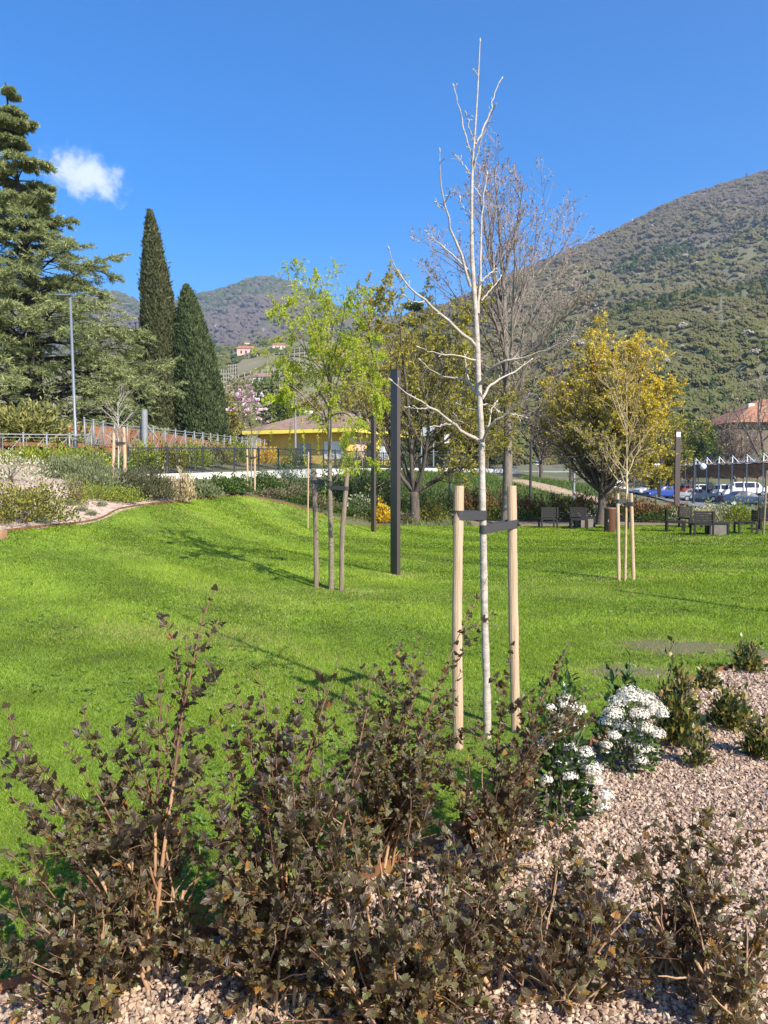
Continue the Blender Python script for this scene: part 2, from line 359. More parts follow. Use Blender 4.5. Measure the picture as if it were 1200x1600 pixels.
# rusty steel lawn edging, one strip per bed
def strip(edge, h0, h1, name, label, x0, x1):
    e = edge[(edge[:, 0] > x0) & (edge[:, 0] < x1)]; z = T(e[:, 0], e[:, 1]); m = MB()
    for k in range(len(e) - 1):
        m.beam((*e[k], z[k] + (h0 + h1) / 2), (*e[k + 1], z[k + 1] + (h0 + h1) / 2), .012, h1 - h0)
    return tag(m.build(name, MATS['corten']), label, 'lawn edging')
strip(EDGE_FRONT, -.06, .05, 'lawn_edging', 'thin rusty steel edging curving between lawn and pink gravel in front', -5, 12)
strip(EDGE_LEFT[EDGE_LEFT[:, 1] < 29.3], -.05, .045, 'lawn_edging', 'rusty steel edging at foot of the planted bank on the left', -8, 1)
tag(MB().box(-7.72, -6.75, 13.55, 13.72, .80, .98).build('timber_edging', M('rustwood', (.38, .2, .11), .85, var=.3, scale=8)), 'reddish timber board edging below the yellow green shrub at far left', 'edging board')

# ------------------------------------------------------------------ grass: leaning blades, denser near the camera
def band(x, y):   # mowing bands: alternate strips of grass lie towards and away from the camera
    r = np.hypot(x - 9.5, y - 33.0) + .22 * np.sin(x * .9 + y * .5)
    return np.tanh(2.6 * np.sin(r * 2 * math.pi / 2.9))
def blob(x, y, cx, cy, rx, ry): return np.exp(-(((x - cx) / rx) ** 2 + ((y - cy) / ry) ** 2))
SN = RNG.normal(size=(24, 3))
def noise2(x, y, sc):
    a = 0
    for k in range(12): a = a + np.sin((x * SN[k, 0] + y * SN[k, 1]) * sc + SN[k, 2] * 9) * (1 / 12 ** .5)
    return a
def clumpn(x, y): return .5 + .5 * np.clip(.6 * noise2(x, y, 1.3) + .5 * noise2(x, y, 5.2), -1, 1)
gm = MB()
ROWS = [(2.4, 4.4, 13000, .030, .0032), (4.4, 6.5, 8500, .031, .0042), (6.5, 9.5, 4800, .032, .006), (9.5, 14, 2400, .034, .010), (14, 21, 1200, .036, .017), (21, 31.3, 600, .038, .028)]
for y0, y1, dn, h, wd in ROWS:
    x0, x1 = -.52 * y1 - 2.6, .52 * y1 + 2.6
    n = int((x1 - x0) * (y1 - y0) * dn); x = x0 + (x1 - x0) * RNG.random(n); y = y0 + (y1 - y0) * RNG.random(n)
    k = ((np.abs(x) < .52 * y + .35) | ((np.abs(x) < .52 * y + 2.6) & (RNG.random(n) < .65))) & inpoly(x, y, LAWN); x, y = x[k], y[k]
    bare = .95 * blob(x, y, 3.35, 8.75, .62, .38) + .8 * blob(x, y, 2.5, 7.6, .55, .3) + .6 * blob(x, y, 4.55, 14.6, .6, .35) + .5 * blob(x, y, .35, 15.0, .5, .3) + .6 * blob(x, y, -.6, 12.9, .6, .3) + .35 * blob(x, y, -3.3, 27.2, 1.6, .5) + .5 * blob(x, y, 4.2, 8.3, .5, .3)
    k = RNG.random(len(x)) > bare * .8; x, y, bare = x[k], y[k], bare[k]; n = len(x)
    z = T(x, y); bw = np.clip(.75 - .08 * x, .3, 1); b = band(x, y) * np.clip((y - 5.5) / 5, 0, 1); cl = clumpn(x, y)
    az = RNG.random(n) * 2 * math.pi; ln = .45 + .35 * RNG.random(n)
    lean = np.stack([np.cos(az) * ln + .05 * b, np.sin(az) * ln + .62 * b * bw, np.ones(n)], -1)
    dirn = nrm(lean); hh = h * (.6 + .8 * RNG.random(n)) * (.8 + .4 * cl)
    col = np.clip(.41 + .30 * (cl - .5) + .05 * noise2(x, y, .35) + .21 * RNG.normal(size=n) + .05 * b, .02, .98)  # band term puts stripe shading into blade colour: strips leaning away are lighter
    dry = .45 * blob(x, y, -2.6, 8.9, 1.1, .5) + bare + .12 * (noise2(x, y, .8) > .9)
    dry = dry + .022
    col = np.where(RNG.random(n) < dry, .93 + .07 * RNG.random(n), np.minimum(col, .86))
    pos = np.stack([x, y, z - .004], -1)
    bv = np.array([(-.5, 0, 0), (.5, 0, 0), (0, 1, 0)])
    # width and height scale separately: unit blade stretched by hand
    yv = dirn; xv = nrm(np.cross(yv, rdir(n)))
    wv = (wd * (.7 + .6 * RNG.random(n)))[:, None]
    A = pos - xv * wv / 2; B = pos + xv * wv / 2; C = pos + yv * hh[:, None]
    gm.add(np.stack([A, B, C], 1).reshape(-1, 3), np.arange(n * 3).reshape(-1, 3), 0, np.repeat(col, 3))
# clover leaves and taller weeds low in the near lawn
gmat = M('grass', ramp=[(.035, .055, .006), (.10, .165, .010, .22), (.215, .32, .016, .5), (.40, .495, .06, .85), (.58, .50, .18, .93), (.42, .31, .14, 1)], rough=.6, trans=.42, spec=.12)
tag(gm.build('grass', gmat), 'short mown green grass of the park lawn', 'grass', kind='stuff')

# ------------------------------------------------------------------ loose stones of the pink gravel bed
ico_v = []
ph = (1 + 5 ** .5) / 2
for a in (-1, 1):
    for b in (-ph, ph): ico_v += [(0, a, b), (a, b, 0), (b, 0, a)]
ico_v = np.array(ico_v) / math.hypot(1, ph)
from itertools import combinations
ico_f = []
dm = np.linalg.norm(ico_v[:, None] - ico_v[None], axis=2)
for a, b, c in combinations(range(12), 3):
    if max(dm[a, b], dm[b, c], dm[a, c]) < 1.1:
        nn = np.cross(ico_v[b] - ico_v[a], ico_v[c] - ico_v[a]); ico_f.append((a, b, c) if nn @ ico_v[a] > 0 else (a, c, b))
ico_f = np.array(ico_f)
oc_v = np.array([(1, 0, 0), (-1, 0, 0), (0, 1, 0), (0, -1, 0), (0, 0, 1), (0, 0, -1)], float)
oc_f = np.array([(0, 2, 4), (2, 1, 4), (1, 3, 4), (3, 0, 4), (2, 0, 5), (1, 2, 5), (3, 1, 5), (0, 3, 5)])
def stones(mb, pos, size, bv, bf, col):
    n = len(pos); A = rdir(n); B = nrm(np.cross(A, rdir(n))); C = np.cross(A, B)
    sc = np.stack([.75 + .6 * RNG.random(n), .6 + .5 * RNG.random(n), .45 + .35 * RNG.random(n)], -1) * size[:, None]
    bb = bv[None] * (1 + .28 * RNG.normal(size=(n, len(bv), 1)).clip(-1, 1))
    Vv = pos[:, None] + bb[..., 0:1] * (A * sc[:, :1])[:, None] + bb[..., 1:2] * (B * sc[:, 1:2])[:, None] + bb[..., 2:3] * (C * sc[:, 2:3])[:, None]
    Fc = (bf[None] + (np.arange(n) * len(bv))[:, None, None]).reshape(-1, 3)
    mb.add(Vv.reshape(-1, 3), Fc, 0, np.repeat(col, len(bv)))
sm = MB()
for y0, y1, dn, sz, bv, bf in [(1.3, 2.2, 2600, .015, oc_v, oc_f), (2.2, 4.2, 4200, .0125, ico_v, ico_f), (4.2, 6.2, 2600, .0145, oc_v, oc_f), (6.2, 9, 1500, .018, oc_v, oc_f)]:
    x0, x1 = -.52 * y1 - 2.6, .52 * y1 + 2.6
    n = int((x1 - x0) * (y1 - y0) * dn); x = x0 + (x1 - x0) * RNG.random(n); y = y0 + (y1 - y0) * RNG.random(n)
    k = ((np.abs(x) < .52 * y + .35) | ((np.abs(x) < .52 * y + 2.6) & (RNG.random(n) < .75))) & inpoly(x, y + .02, FRONTBED); x, y = x[k], y[k]; n = len(x)
    ss = sz * (.6 + .75 * RNG.random(n) ** 1.5)
    stones(sm, np.stack([x, y, T(x, y) + .004 + .4 * ss * RNG.random(n) + .012 * (noise2(x, y, 6) > .6) * RNG.random(n)], -1), ss, bv, bf, RNG.random(n))
tag(sm.build('gravel', M('stone', ramp=[(.18, .115, .08), (.33, .22, .15), (.43, .30, .205), (.55, .42, .30), (.28, .225, .175)], rough=.85)), 'loose pink and buff crushed stones covering the bed', 'gravel', kind='stuff')
# scattered dead leaves and bits of bark among the stones
n = 900; x = RNG.uniform(-3, 5, n); y = RNG.uniform(2.3, 8.2, n); k = inpoly(x, y, FRONTBED); x, y = x[k], y[k]; n = len(x)
lm = MB().leaves(np.stack([x, y, T(x, y) + .022], -1), np.c_[RNG.normal(size=(n, 2)), .15 * RNG.normal(size=n)], np.c_[.35 * RNG.normal(size=(n, 2)), np.ones(n)], .018 + .028 * RNG.random(n), LF_V * np.array([1.3, 1, 2.5]), LF_F)
n = 260; x = RNG.uniform(-3, 5, n); y = RNG.uniform(2.3, 8.2, n); k = inpoly(x, y, FRONTBED); x, y = x[k], y[k]; n = len(x); d = np.c_[RNG.normal(size=(n, 2)), .1 * RNG.normal(size=n)]; d = nrm(d) * (.03 + .10 * RNG.random((n, 1))); c = np.stack([x, y, T(x, y) + .026], -1)
lm.tubes(np.stack([c - d, c + RNG.normal(size=d.shape) * .006, c + d], 1), np.full((n, 3), .0018), 4)
tag(lm.build('leaf_litter', M('litter', ramp=[(.10, .055, .03), (.20, .12, .06), (.33, .23, .13), (.42, .33, .22)], rough=.85)), 'dry brown leaves and twigs lying on the stones', 'leaf litter', kind='stuff')
# broad leaved clover and weeds dotted through the turf
n = 5200; y = 2.6 + 16 * RNG.random(n) ** 1.3; x = (RNG.random(n) * 2 - 1) * (.52 * y + .3); k = inpoly(x, y, LAWN) & (noise2(x, y, 1.7) > .35); x, y = x[k], y[k]; n = len(x)
kk = 5; px_ = np.repeat(x, kk) + RNG.normal(size=n * kk) * .014; py_ = np.repeat(y, kk) + RNG.normal(size=n * kk) * .014; dd = rdir(n * kk); dd[:, 2] = np.abs(dd[:, 2]) * .5 + .1
cm = MB().leaves(np.stack([px_, py_, T(px_, py_) + .012], -1), dd, np.tile([0, 0, 1.], (n * kk, 1)) + .4 * rdir(n * kk), .022 * (.7 + .8 * RNG.random(n * kk)), LF_V * np.array([1.7, 1, 1]), LF_F)
tag(cm.build('clover', M('cloverleaf', ramp=[(.06, .13, .02), (.12, .21, .03), (.20, .30, .05)], rough=.5, trans=.3)), 'clover and broad leaved weeds dotted through the lawn', 'clover', kind='stuff')
# ------------------------------------------------------------------ hills
def prof(tab, px):
    t = np.array(tab, float); return np.interp(px, t[:, 0], t[:, 1])
def hill(name, ridge, p0, p1, Y0, Y1, zb, ex, amp, mat, nx=150, ny=90, back=.35):
    px = np.linspace(p0, p1, nx); s = np.r_[np.linspace(0, 1, ny), np.linspace(1.02, 1 + back, 10)]
    PX, SS = np.meshgrid(px, s); Y = Y0 + (Y1 - Y0) * SS
    zr = CAMZ + (743 - prof(ridge, PX)) / F * Y1
    sc = np.minimum(SS, 1)
    Z = zb + (zr - zb) * sc ** ex
    Xx = (PX - 600) / F * Y
    k = 2 * math.pi / (Y1 * .12)
    nzv = noise2(Xx, Y, k) + .5 * noise2(Xx + 99, Y, k * 2.3) + .25 * noise2(Xx, Y + 50, k * 5)
    Z = Z + amp * nzv * np.sin(np.clip(sc, 0, 1) * math.pi) ** .7 + amp * .12 * noise2(Xx, Y, k * 6) * (SS > .9)
    Z = np.where(SS > 1, Z - (SS - 1) * (Y1 - Y0) * .5, Z)
    Vv = np.stack([Xx, Y, Z], -1).reshape(-1, 3); nyy = len(s); i = np.arange(nx * nyy).reshape(nyy, nx)
    qq = np.stack([i[:-1, :-1], i[:-1, 1:], i[1:, 1:], i[1:, :-1]], -1).reshape(-1, 4)
    ob = struct(MB().add(Vv, qq).build(name, mat, smooth=True))
    def at(pxq, sq):
        a = np.clip((pxq - p0) / (p1 - p0) * (nx - 1), 0, nx - 1.001); b = np.clip(sq * (ny - 1), 0, ny - 1.001)
        ia, ib = a.astype(int), b.astype(int); wa, wb = a - ia, b - ib
        Zq = (Z[ib, ia] * (1 - wa) + Z[ib, ia + 1] * wa) * (1 - wb) + (Z[ib + 1, ia] * (1 - wa) + Z[ib + 1, ia + 1] * wa) * wb
        Yq = Y0 + (Y1 - Y0) * sq
        return np.stack([(pxq - 600) / F * Yq, Yq, Zq], -1)
    return at
def wood(name, label, at, n, p0, p1, s0, s1, Y0, Y1, rad, quads, qs, colf, mat, skip=None):
    """A far wood as one mass: many leafy crowns of small faces."""
    # uniform over the hill's real area
    s = np.sqrt(RNG.random(n) * ((Y0 + (Y1 - Y0) * s1) ** 2 - (Y0 + (Y1 - Y0) * s0) ** 2) + (Y0 + (Y1 - Y0) * s0) ** 2); s = (s - Y0) / (Y1 - Y0)
    px = p0 + (p1 - p0) * RNG.random(n); c = at(px, s); r = rad * (.55 + .9 * RNG.random(n) ** 1.6)
    if skip is not None:
        k = ~skip(px, s); c, px, s, r = c[k], px[k], s[k], r[k]; n = len(c)
    col = colf(px, s, c)
    con = col < .12
    dd = rdir(n * quads).reshape(n, quads, 3); dd[..., 2] = np.abs(dd[..., 2]) * 1.0 - .15; dd[..., 1] = np.where(dd[..., 1] > .35, -dd[..., 1], dd[..., 1])
    rr = .6 + .45 * RNG.random((n, quads, 1))
    lump = 1 + .18 * np.sin(dd[..., 0:1] * 5 + c[:, None, 0:1]) * np.cos(dd[..., 2:3] * 6 + c[:, None, 1:2])
    off = dd * rr * lump * r[:, None, None]; off[..., 2] *= np.where(con, 1.7, .8)[:, None]
    off[..., :2] *= np.where(con[:, None, None], .55 * np.clip(1.3 - dd[..., 2:3], .2, 1.3), 1)
    pos = (c[:, None] + off + np.array([0, 0, 1]) * (r * .32)[:, None, None]).reshape(-1, 3)
    nmv = nrm(.6 * dd + np.array([.3, -.75, .45]) + .22 * RNG.normal(size=dd.shape)).reshape(-1, 3)
    ydir = np.cross(nmv, rdir(len(nmv)))
    cc = np.clip(np.repeat(col, quads) + .03 * RNG.normal(size=n * quads), 0, 1)
    sz = np.repeat(r, quads) * qs * (.6 + .8 * RNG.random(n * quads))
    mb = MB().leaves(pos, ydir, nmv, sz, QD_V, QD_F, 0, cc)
    return tag(mb.build(name, mat), label, 'woodland', kind='stuff')
hillsoil = M('hillsoil', (.15, .13, .08), .95, var=.4, scale=.01, var2=(.115, .12, .052))
farsoil = M('farhill', (.105, .09, .075), .95, var=.5, scale=.004, bump=1, bscale=.02, var2=(.07, .075, .04))
woodmat = M('woodmat', ramp=[(.035, .055, .026), (.055, .08, .032, .11), (.10, .115, .040, .2), (.145, .145, .056, .4), (.165, .14, .076, .6), (.152, .124, .10, .8), (.152, .118, .11, .94), (.40, .37, .28, 1)], rough=.95, trans=.25, spec=.05)
RIDGE_R = [(500, 560), (600, 515), (640, 497), (700, 480), (760, 455), (800, 433), (860, 409), (920, 385), (980, 356), (1050, 322), (1120, 298), (1200, 274), (1300, 245), (1500, 215)]
at_r = hill('mountain', RIDGE_R, 480, 1420, 500, 1500, 70, 1.08, 11, hillsoil)
RIDGE_F = [(560, 690), (640, 640), (760, 600), (840, 545), (900, 507), (960, 487), (1050, 468), (1200, 443), (1420, 425)]
at_f = hill('foothill', RIDGE_F, 560, 1420, 175, 500, 3, 1.15, 4, hillsoil)
RIDGE_L = [(-200, 500), (60, 478), (150, 468), (190, 464), (212, 473), (240, 492), (275, 479), (310, 469), (345, 461), (375, 450), (400, 442), (425, 441), (455, 449), (485, 462), (520, 482), (545, 494), (600, 500), (700, 505), (800, 520)]
at_l = hill('far_mountain', RIDGE_L, -250, 800, 1500, 3000, 160, 1.0, 26, farsoil)
RIDGE_V = [(-200, 560), (200, 556), (330, 549), (370, 549), (420, 537), (480, 532), (560, 560), (640, 600), (760, 640)]
vmat = M('vineyard', (.14, .145, .06), .95, var=.5, scale=.02, var2=(.25, .2, .12), bump=.5, bscale=.5)
at_v = hill('vineyard_hill', RIDGE_V, -250, 780, 220, 900, 8, .95, 2.5, vmat)
def col_r(px, s, c):
    b = noise2(c[:, 0], c[:, 1], .018) + .5 * noise2(c[:, 0], c[:, 1], .05)
    v = .55 + .38 * (s - .35) + .10 * b + .05 * RNG.normal(size=len(s))
    v = np.clip(v, .22, .93); pine = (noise2(c[:, 0] + 300, c[:, 1], .014) > 1.35) & (RNG.random(len(s)) < .6) & (s < .7)
    v = np.where(pine | (RNG.random(len(s)) < .012), .06, v); return np.where(RNG.random(len(s)) < .006, .99, v)
def col_f(px, s, c):
    b = noise2(c[:, 0], c[:, 1], .03)
    v = np.clip(.42 + .08 * b + .04 * RNG.normal(size=len(s)), .2, .75)
    dark = (s > .86) & (RNG.random(len(s)) < .45)
    v = np.where(dark, .07, v); v = np.where((RNG.random(len(s)) < .03) & (s < .5), .05, v)
    return np.where(RNG.random(len(s)) < .008, .99, v)
def col_l(px, s, c):
    b = noise2(c[:, 0], c[:, 1], .006)
    v = np.clip(.78 + .08 * b + .04 * RNG.normal(size=len(s)) - .15 * (s < .25), .3, .93)
    return np.where((s > .78) & (RNG.random(len(s)) < .75), .12 + .12 * RNG.random(len(s)), v)
wood('mountain_wood', 'grey brown spring woodland covering the big mountain on the right', at_r, 30000, 520, 1330, 0, 1.0, 500, 1500, 4.0, 16, .5, col_r, woodmat)
wood('foothill_wood', 'olive green scrubby woodland on the lower slope behind the car park', at_f, 11000, 640, 1330, .07, 1.0, 175, 500, 2.1, 40, .30, col_f, woodmat)
wood('far_wood', 'hazy purplish brown woodland on the distant rounded peak', at_l, 20000, 120, 720, .02, 1.0, 1500, 3000, 9, 9, .7, col_l, woodmat)
wood('vineyard_trees', 'scattered green trees and scrub between the terraced vineyards', at_v, 900, 180, 640, 0, 1.0, 220, 900, 4.5, 50, .36,
     lambda px, s, c: np.clip(.33 + .15 * RNG.normal(size=len(s)), .05, .7), woodmat, skip=lambda px, s: (noise2(px, s * 400, .035) < .1) & (s > .12))
# vine rows on the terraces: pale posts and strings of low green-brown vines
vr = MB(); vp = MB()
for sx0, sx1, s0, s1, nrow in ((366, 470, .20, .34, 6), (330, 400, .60, .98, 12), (430, 520, .40, .6, 6), (330, 372, .30, .5, 7)):
    for s_ in np.linspace(s0, s1, nrow):
        px = np.linspace(sx0, sx1, 24); p = at_v(px, np.full(24, s_)); p[:, 2] += .8
        vr.tubes(p[None], np.full((1, 24), .8), 4, 0, .4 + .2 * RNG.random(1))
        for k in range(0, 24, 2): vp.box(p[k, 0] - .16, p[k, 0] + .16, p[k, 1] - .99, p[k, 1] - .75, p[k, 2] - 1.2, p[k, 2] + 1.3)
tag(vr.build('vine_rows', woodmat), 'rows of low vines on the hillside terraces', 'vines', kind='stuff')
tag(vp.build('vine_posts', M('vpost', (.40, .38, .33), .8)), 'pale posts standing in the vineyard rows', 'posts', kind='stuff')
# ------------------------------------------------------------------ buildings, walls, railings
RED = M('rooftile', (.25, .165, .12), .9, var=.35, scale=2.5, bump=.5, bscale=14, stretch=(1, 1, 3))
YEL = M('yellowwall', (.70, .47, .12), .85, var=.06, scale=2); YEL2 = M('yellowfascia', (.80, .66, .12), .6, var=.06)
WHITE = M('whitepaint', (.78, .77, .74), .6, var=.05); DARK = M('darkglass', (.03, .035, .04), .15)
WALLW = M('concretewhite', (.66, .63, .57), .9, var=.08, scale=3, bump=.15, bscale=20)
GALV = M('galvanised', (.26, .265, .27), .55, metal=.2, var=.12, scale=6); BLK = M('blacksteel', (.05, .054, .06), .45, metal=.3)
BRN = M('bronzesteel', (.085, .062, .056), .42, metal=.25, var=.06, scale=3)

# yellow house with a hipped roof
C0 = np.array([-2.57, 56.0]); uL = np.array([-.906, .423]); uR = np.array([.423, .906]); Z0, ZE = 2.4, 5.15
def pt(a, b, z): q = C0 + uL * a + uR * b; return (q[0], q[1], z)
h = thing('yellow_house', 'yellow single storey house with hipped tiled roof beyond the black railing', 'house', pt(0, 0, Z0))
AL = 7.7
def panel(mb, a0, a1, b0, b1, z0, z1, mat=0):
    V = [pt(a, b, z) for z in (z0, z1) for b in (b0, b1) for a in (a0, a1)]
    return mb.add(V, [(0, 2, 3, 1), (4, 5, 7, 6), (0, 1, 5, 4), (2, 6, 7, 3), (0, 4, 6, 2), (1, 3, 7, 5)], mat)
panel(MB(), 0, AL, 0, 9, Z0 - 1, ZE).build('wall', YEL, h)
rf = MB(); o_ = .95; a, b = -o_, 9 + o_
al = AL + o_; V = [pt(a, a, ZE + .22), pt(al, a, ZE + .22), pt(al, b, ZE + .22), pt(a, b, ZE + .22), pt(3.1, 4.5, 7.2), pt(4.6, 4.5, 7.2)]
rf.add(V, [(0, 4, 5, 1), (2, 5, 4, 3)]).add(V, [(0, 3, 4), (1, 5, 2)])
roof = rf.build('roof', RED, h); roof['_o'] = h['_o']
fa = MB()
for (a0, a1, b0, b1) in ((-o_, al, -o_, -o_ + .12), (-o_, al, 9 + o_ - .12, 9 + o_), (-o_, -o_ + .12, -o_ + .12, 9 + o_ - .12), (al - .12, al, -o_ + .12, 9 + o_ - .12)):
    panel(fa, a0, a1, b0, b1, ZE - .08, ZE + .2)
panel(fa, -o_ + .12, al - .12, -o_ + .12, 9 + o_ - .12, ZE + .003, ZE + .09)
fa.build('eaves', YEL2, roof)
m = MB()
for k in range(4): pass
m = MB(); V = [pt(4.2, 4.2, 7), pt(4.7, 4.2, 7), pt(4.7, 4.7, 7), pt(4.2, 4.7, 7)]
panel(m, 6.5, 7.0, 5.5, 6.0, 5.6, 7.3); m.build('chimney', WHITE, roof)
sh = MB(); panel(sh, .5, 2.0, -.06, .0, 3.15, 4.45); sh.build('shutter', WHITE, h)
sh = MB(); panel(sh, 3.2, 4.3, -.06, .0, 3.2, 4.3); sh.build('window', M('greyglass', (.35, .38, .4), .2), h)
sh = MB(); panel(sh, -.06, .0, .8, 2.6, Z0, 4.55); s_ = sh.build('shutter', M('pinkshutter', (.66, .44, .32), .7, var=.1, stretch=(1, 1, 12)), h); s_['label'] = 'pinkish roller shutter'
sh = MB(); panel(sh, -.06, .0, 3.0, 3.7, Z0, 4.4); sh.build('door', DARK, h)
sh = MB(); panel(sh, -.06, 0, 5.2, 6.7, 3.2, 4.4); fr = sh.build('window', M('greyglass'), h); fr['_o'] = h['_o']
for f0, f1 in ((5.2, 5.28), (6.62, 6.7), (5.93, 5.98)): panel(MB(), -.09, -.06, f0, f1, 3.2, 4.4).build('frame_bar', WHITE, fr)
sh = MB(); panel(sh, -.5, -.06, 4.0, 4.1, Z0, 4.9); sh.build('pilaster', YEL2, h)
sh = MB(); sh.rod([pt(-.0, .35, 4.65), pt(-.16, .35, 4.65)], .2, 12); sh.build('wall_lamp', WHITE, h)

# large old building with a red hipped roof at the right edge
bx, by = P(1142, 700, 140)[0], 140.0
b = thing('brown_building', 'large dim brown building with red hipped roof beyond the pergola', 'building', (bx, by, 2))
MB().box(bx + .9, bx + 26, by, by + 16, -1, 11.7).build('wall', M('dimwall', (.17, .135, .095), .95, var=.25, scale=1.2), b)
rf = MB(); zE, zR = 11.55, 16.6
V = [(bx - .4, by - 1.4, zE), (bx + 27.4, by - 1.4, zE), (bx + 27.4, by + 17.4, zE), (bx - .4, by + 17.4, zE), (bx + 9, by + 8, zR), (bx + 18, by + 8, zR)]
rf.add(V, [(0, 1, 5, 4), (2, 3, 4, 5), (0, 3, 2, 1)]).add(V, [(0, 4, 3), (1, 2, 5)])
roof = rf.build('roof', M('redtile', (.33, .15, .09), .9, var=.3, scale=1.6, bump=.5, bscale=8), b); roof['_o'] = b['_o']
MB().box(bx + 5.4, bx + 6.6, by + 5, by + 6, 13, 15.5).build('chimney', M('plaster', (.6, .5, .42), .9, var=.1), roof)
for wx in (3.2, 7.4, 11.6, 15.8):
    for wz in (8.6, 4.9):
        f = MB().box(bx + wx, bx + wx + 1.3, by - .06, by - .001, wz, wz + 1.9).build('window', M('shutgreen', (.075, .085, .08), .6), b); f['_o'] = b['_o']
        MB().box(bx + wx - .15, bx + wx + 1.45, by - .16, by - .001, wz - .16, wz - .02).build('sill', M('plaster'), f)

# small houses on the vineyard hill
def cottage(px, s, w, hgt, wallc, roofc, label):
    c = at_v(np.array([px]), np.array([s]))[0]; c[2] -= 1
    t = thing('hillside_house', label, 'house', c, 'houses on the vineyard hill')
    MB().box(c[0] - w / 2, c[0] + w / 2, c[1], c[1] + w * .7, c[2] - 3, c[2] + hgt).build('wall', wallc, t)
    m = MB(); x0, x1, y0, y1, z = c[0] - w / 2 - .6, c[0] + w / 2 + .6, c[1] - .6, c[1] + w * .7 + .6, c[2] + hgt
    V = [(x0, y0, z), (x1, y0, z), (x1, y1, z), (x0, y1, z), (x0 + 1, (y0 + y1) / 2, z + w * .22), (x1 - 1, (y0 + y1) / 2, z + w * .22)]
    m.add(V, [(0, 1, 5, 4), (2, 3, 4, 5), (0, 3, 2, 1)]).add(V, [(0, 4, 3), (1, 2, 5)]); m.build('roof', roofc, t)
    for k in range(3):
        xx = c[0] - w / 2 + w * (k + .7) / 3.4
        MB().box(xx, xx + w * .1, c[1] - .08, c[1] - .001, c[2] + hgt * .35, c[2] + hgt * .75).build('window', DARK, t)
PK = M('pinkwall', (.70, .42, .34), .9); OC = M('ochrewall', (.66, .52, .38), .9); RT = M('redtile')
cottage(385, .73, 15, 7, PK, RT, 'pink walled house with red roof among the vineyards')
cottage(409, .55, 7, 5, OC, RT, 'small reddish house behind trees, right of the pink hillside house')
cottage(388, 1.0, 6, 7, OC, RT, 'tiny buff house on the crest of the vineyard hill')
cottage(437, .70, 11, 5, OC, RT, 'buff long house just right of the hillside trees')
cottage(408, .28, 12, 5, M('greywall', (.5, .5, .5), .9), RED, 'low grey house behind the pink blossom tree')
cottage(470, .26, 9, 5.5, M('roseplaster', (.5, .32, .25), .9), RED, 'brick red house showing through the weeping yellow green tree')
# pylons on the hills
def pylon(base, hgt, wd, name, label):
    m = MB(); b = np.array(base)
    for sx in (-1, 1):
        for sy in (-1, 1): m.beam(b + (sx * wd, sy * wd, -1), b + (0, 0, hgt), .13, .13)
    n = 7
    for k in range(n):
        t0, t1 = k / n, (k + 1) / n
        for sg in (-1, 1): m.beam(b + (sg * wd * (1 - t0), -wd * (1 - t0), hgt * t0), b + (-sg * wd * (1 - t1), -wd * (1 - t1), hgt * t1), .12, .12)
    for z in (.72, .84, .95): m.beam(b + (-wd * 1.6, 0, hgt * z), b + (wd * 1.6, 0, hgt * z), .2, .2)
    return tag(m.build(name, M('pylonsteel', (.27, .27, .2), .6), loc=b), label, 'pylon')
pylon(at_f(np.array([1120.]), np.array([.62]))[0] + (0, 0, 1), 17, 1.1, 'pylon', 'pale lattice pylon on the wooded slope above the car park')
pylon(at_l(np.array([394.]), np.array([.05]))[0], 62, 5, 'pylon', 'faint lattice pylon at the foot of the distant peak')

# white retaining wall carrying a black picket railing
WP = np.array([(-10.3, 31), (-8.6, 33.2), (-6.6, 36), (-4.5, 41.2), (-2.7, 47), (-.2, 55), (3.3, 62), (7, 64.5), (11.4, 66)], float)
WT = np.array([1.98, 2.05, 2.13, 2.27, 2.38, 2.48, 2.55, 2.55, 2.5])
K = 64; wp = poly(np.c_[WP, WT], K)
m = MB(); dn = nrm(np.gradient(wp[:, :2], axis=0)); nrl = np.c_[-dn[:, 1], dn[:, 0]]
V = []
for k in range(K):
    for sd_, z in ((-.14, -2.5), (-.14, 0), (.14, 0), (.14, -2.5)): V.append((*(wp[k, :2] + nrl[k] * sd_), wp[k, 2] + z))
Fq = [(4 * k + i, 4 * k + 4 + i, 4 * k + 4 + (i + 1) % 4, 4 * k + (i + 1) % 4) for k in range(K - 1) for i in range(4)]
m.add(V, Fq).add(V, [(0, 1, 2, 3), (4 * K - 1, 4 * K - 2, 4 * K - 3, 4 * K - 4)])
tag(m.build('retaining_wall', WALLW), 'long white concrete wall holding up the raised path', 'wall')
fe = thing('picket_railing', 'black steel picket railing standing on the white concrete wall', 'railing', wp[0])
seg = np.r_[0, np.cumsum(np.linalg.norm(np.diff(wp, axis=0), axis=1))]
def onwall(s_): return np.array([np.interp(s_, seg, wp[:, i]) for i in range(3)])
m = MB(); s_ = .1
while s_ < seg[-1]:
    q = onwall(s_); m.box(q[0] - .008, q[0] + .008, q[1] - .008, q[1] + .008, q[2] + .08, q[2] + 1.1); s_ += .125
m.build('pickets', BLK, fe)
m = MB()
for zz, nm_ in ((.1, 'bottom_rail'), (1.08, 'top_rail')):
    m = MB()
    for k in range(K - 1): m.beam(wp[k] + (0, 0, zz), wp[k + 1] + (0, 0, zz), .045, .05)
    m.build(nm_, BLK, fe)
for s_ in np.arange(.0, seg[-1], 1.9):
    q = onwall(s_); MB().box(q[0] - .035, q[0] + .035, q[1] - .035, q[1] + .035, q[2] + .003, q[2] + 1.16).build('post', BLK, fe)

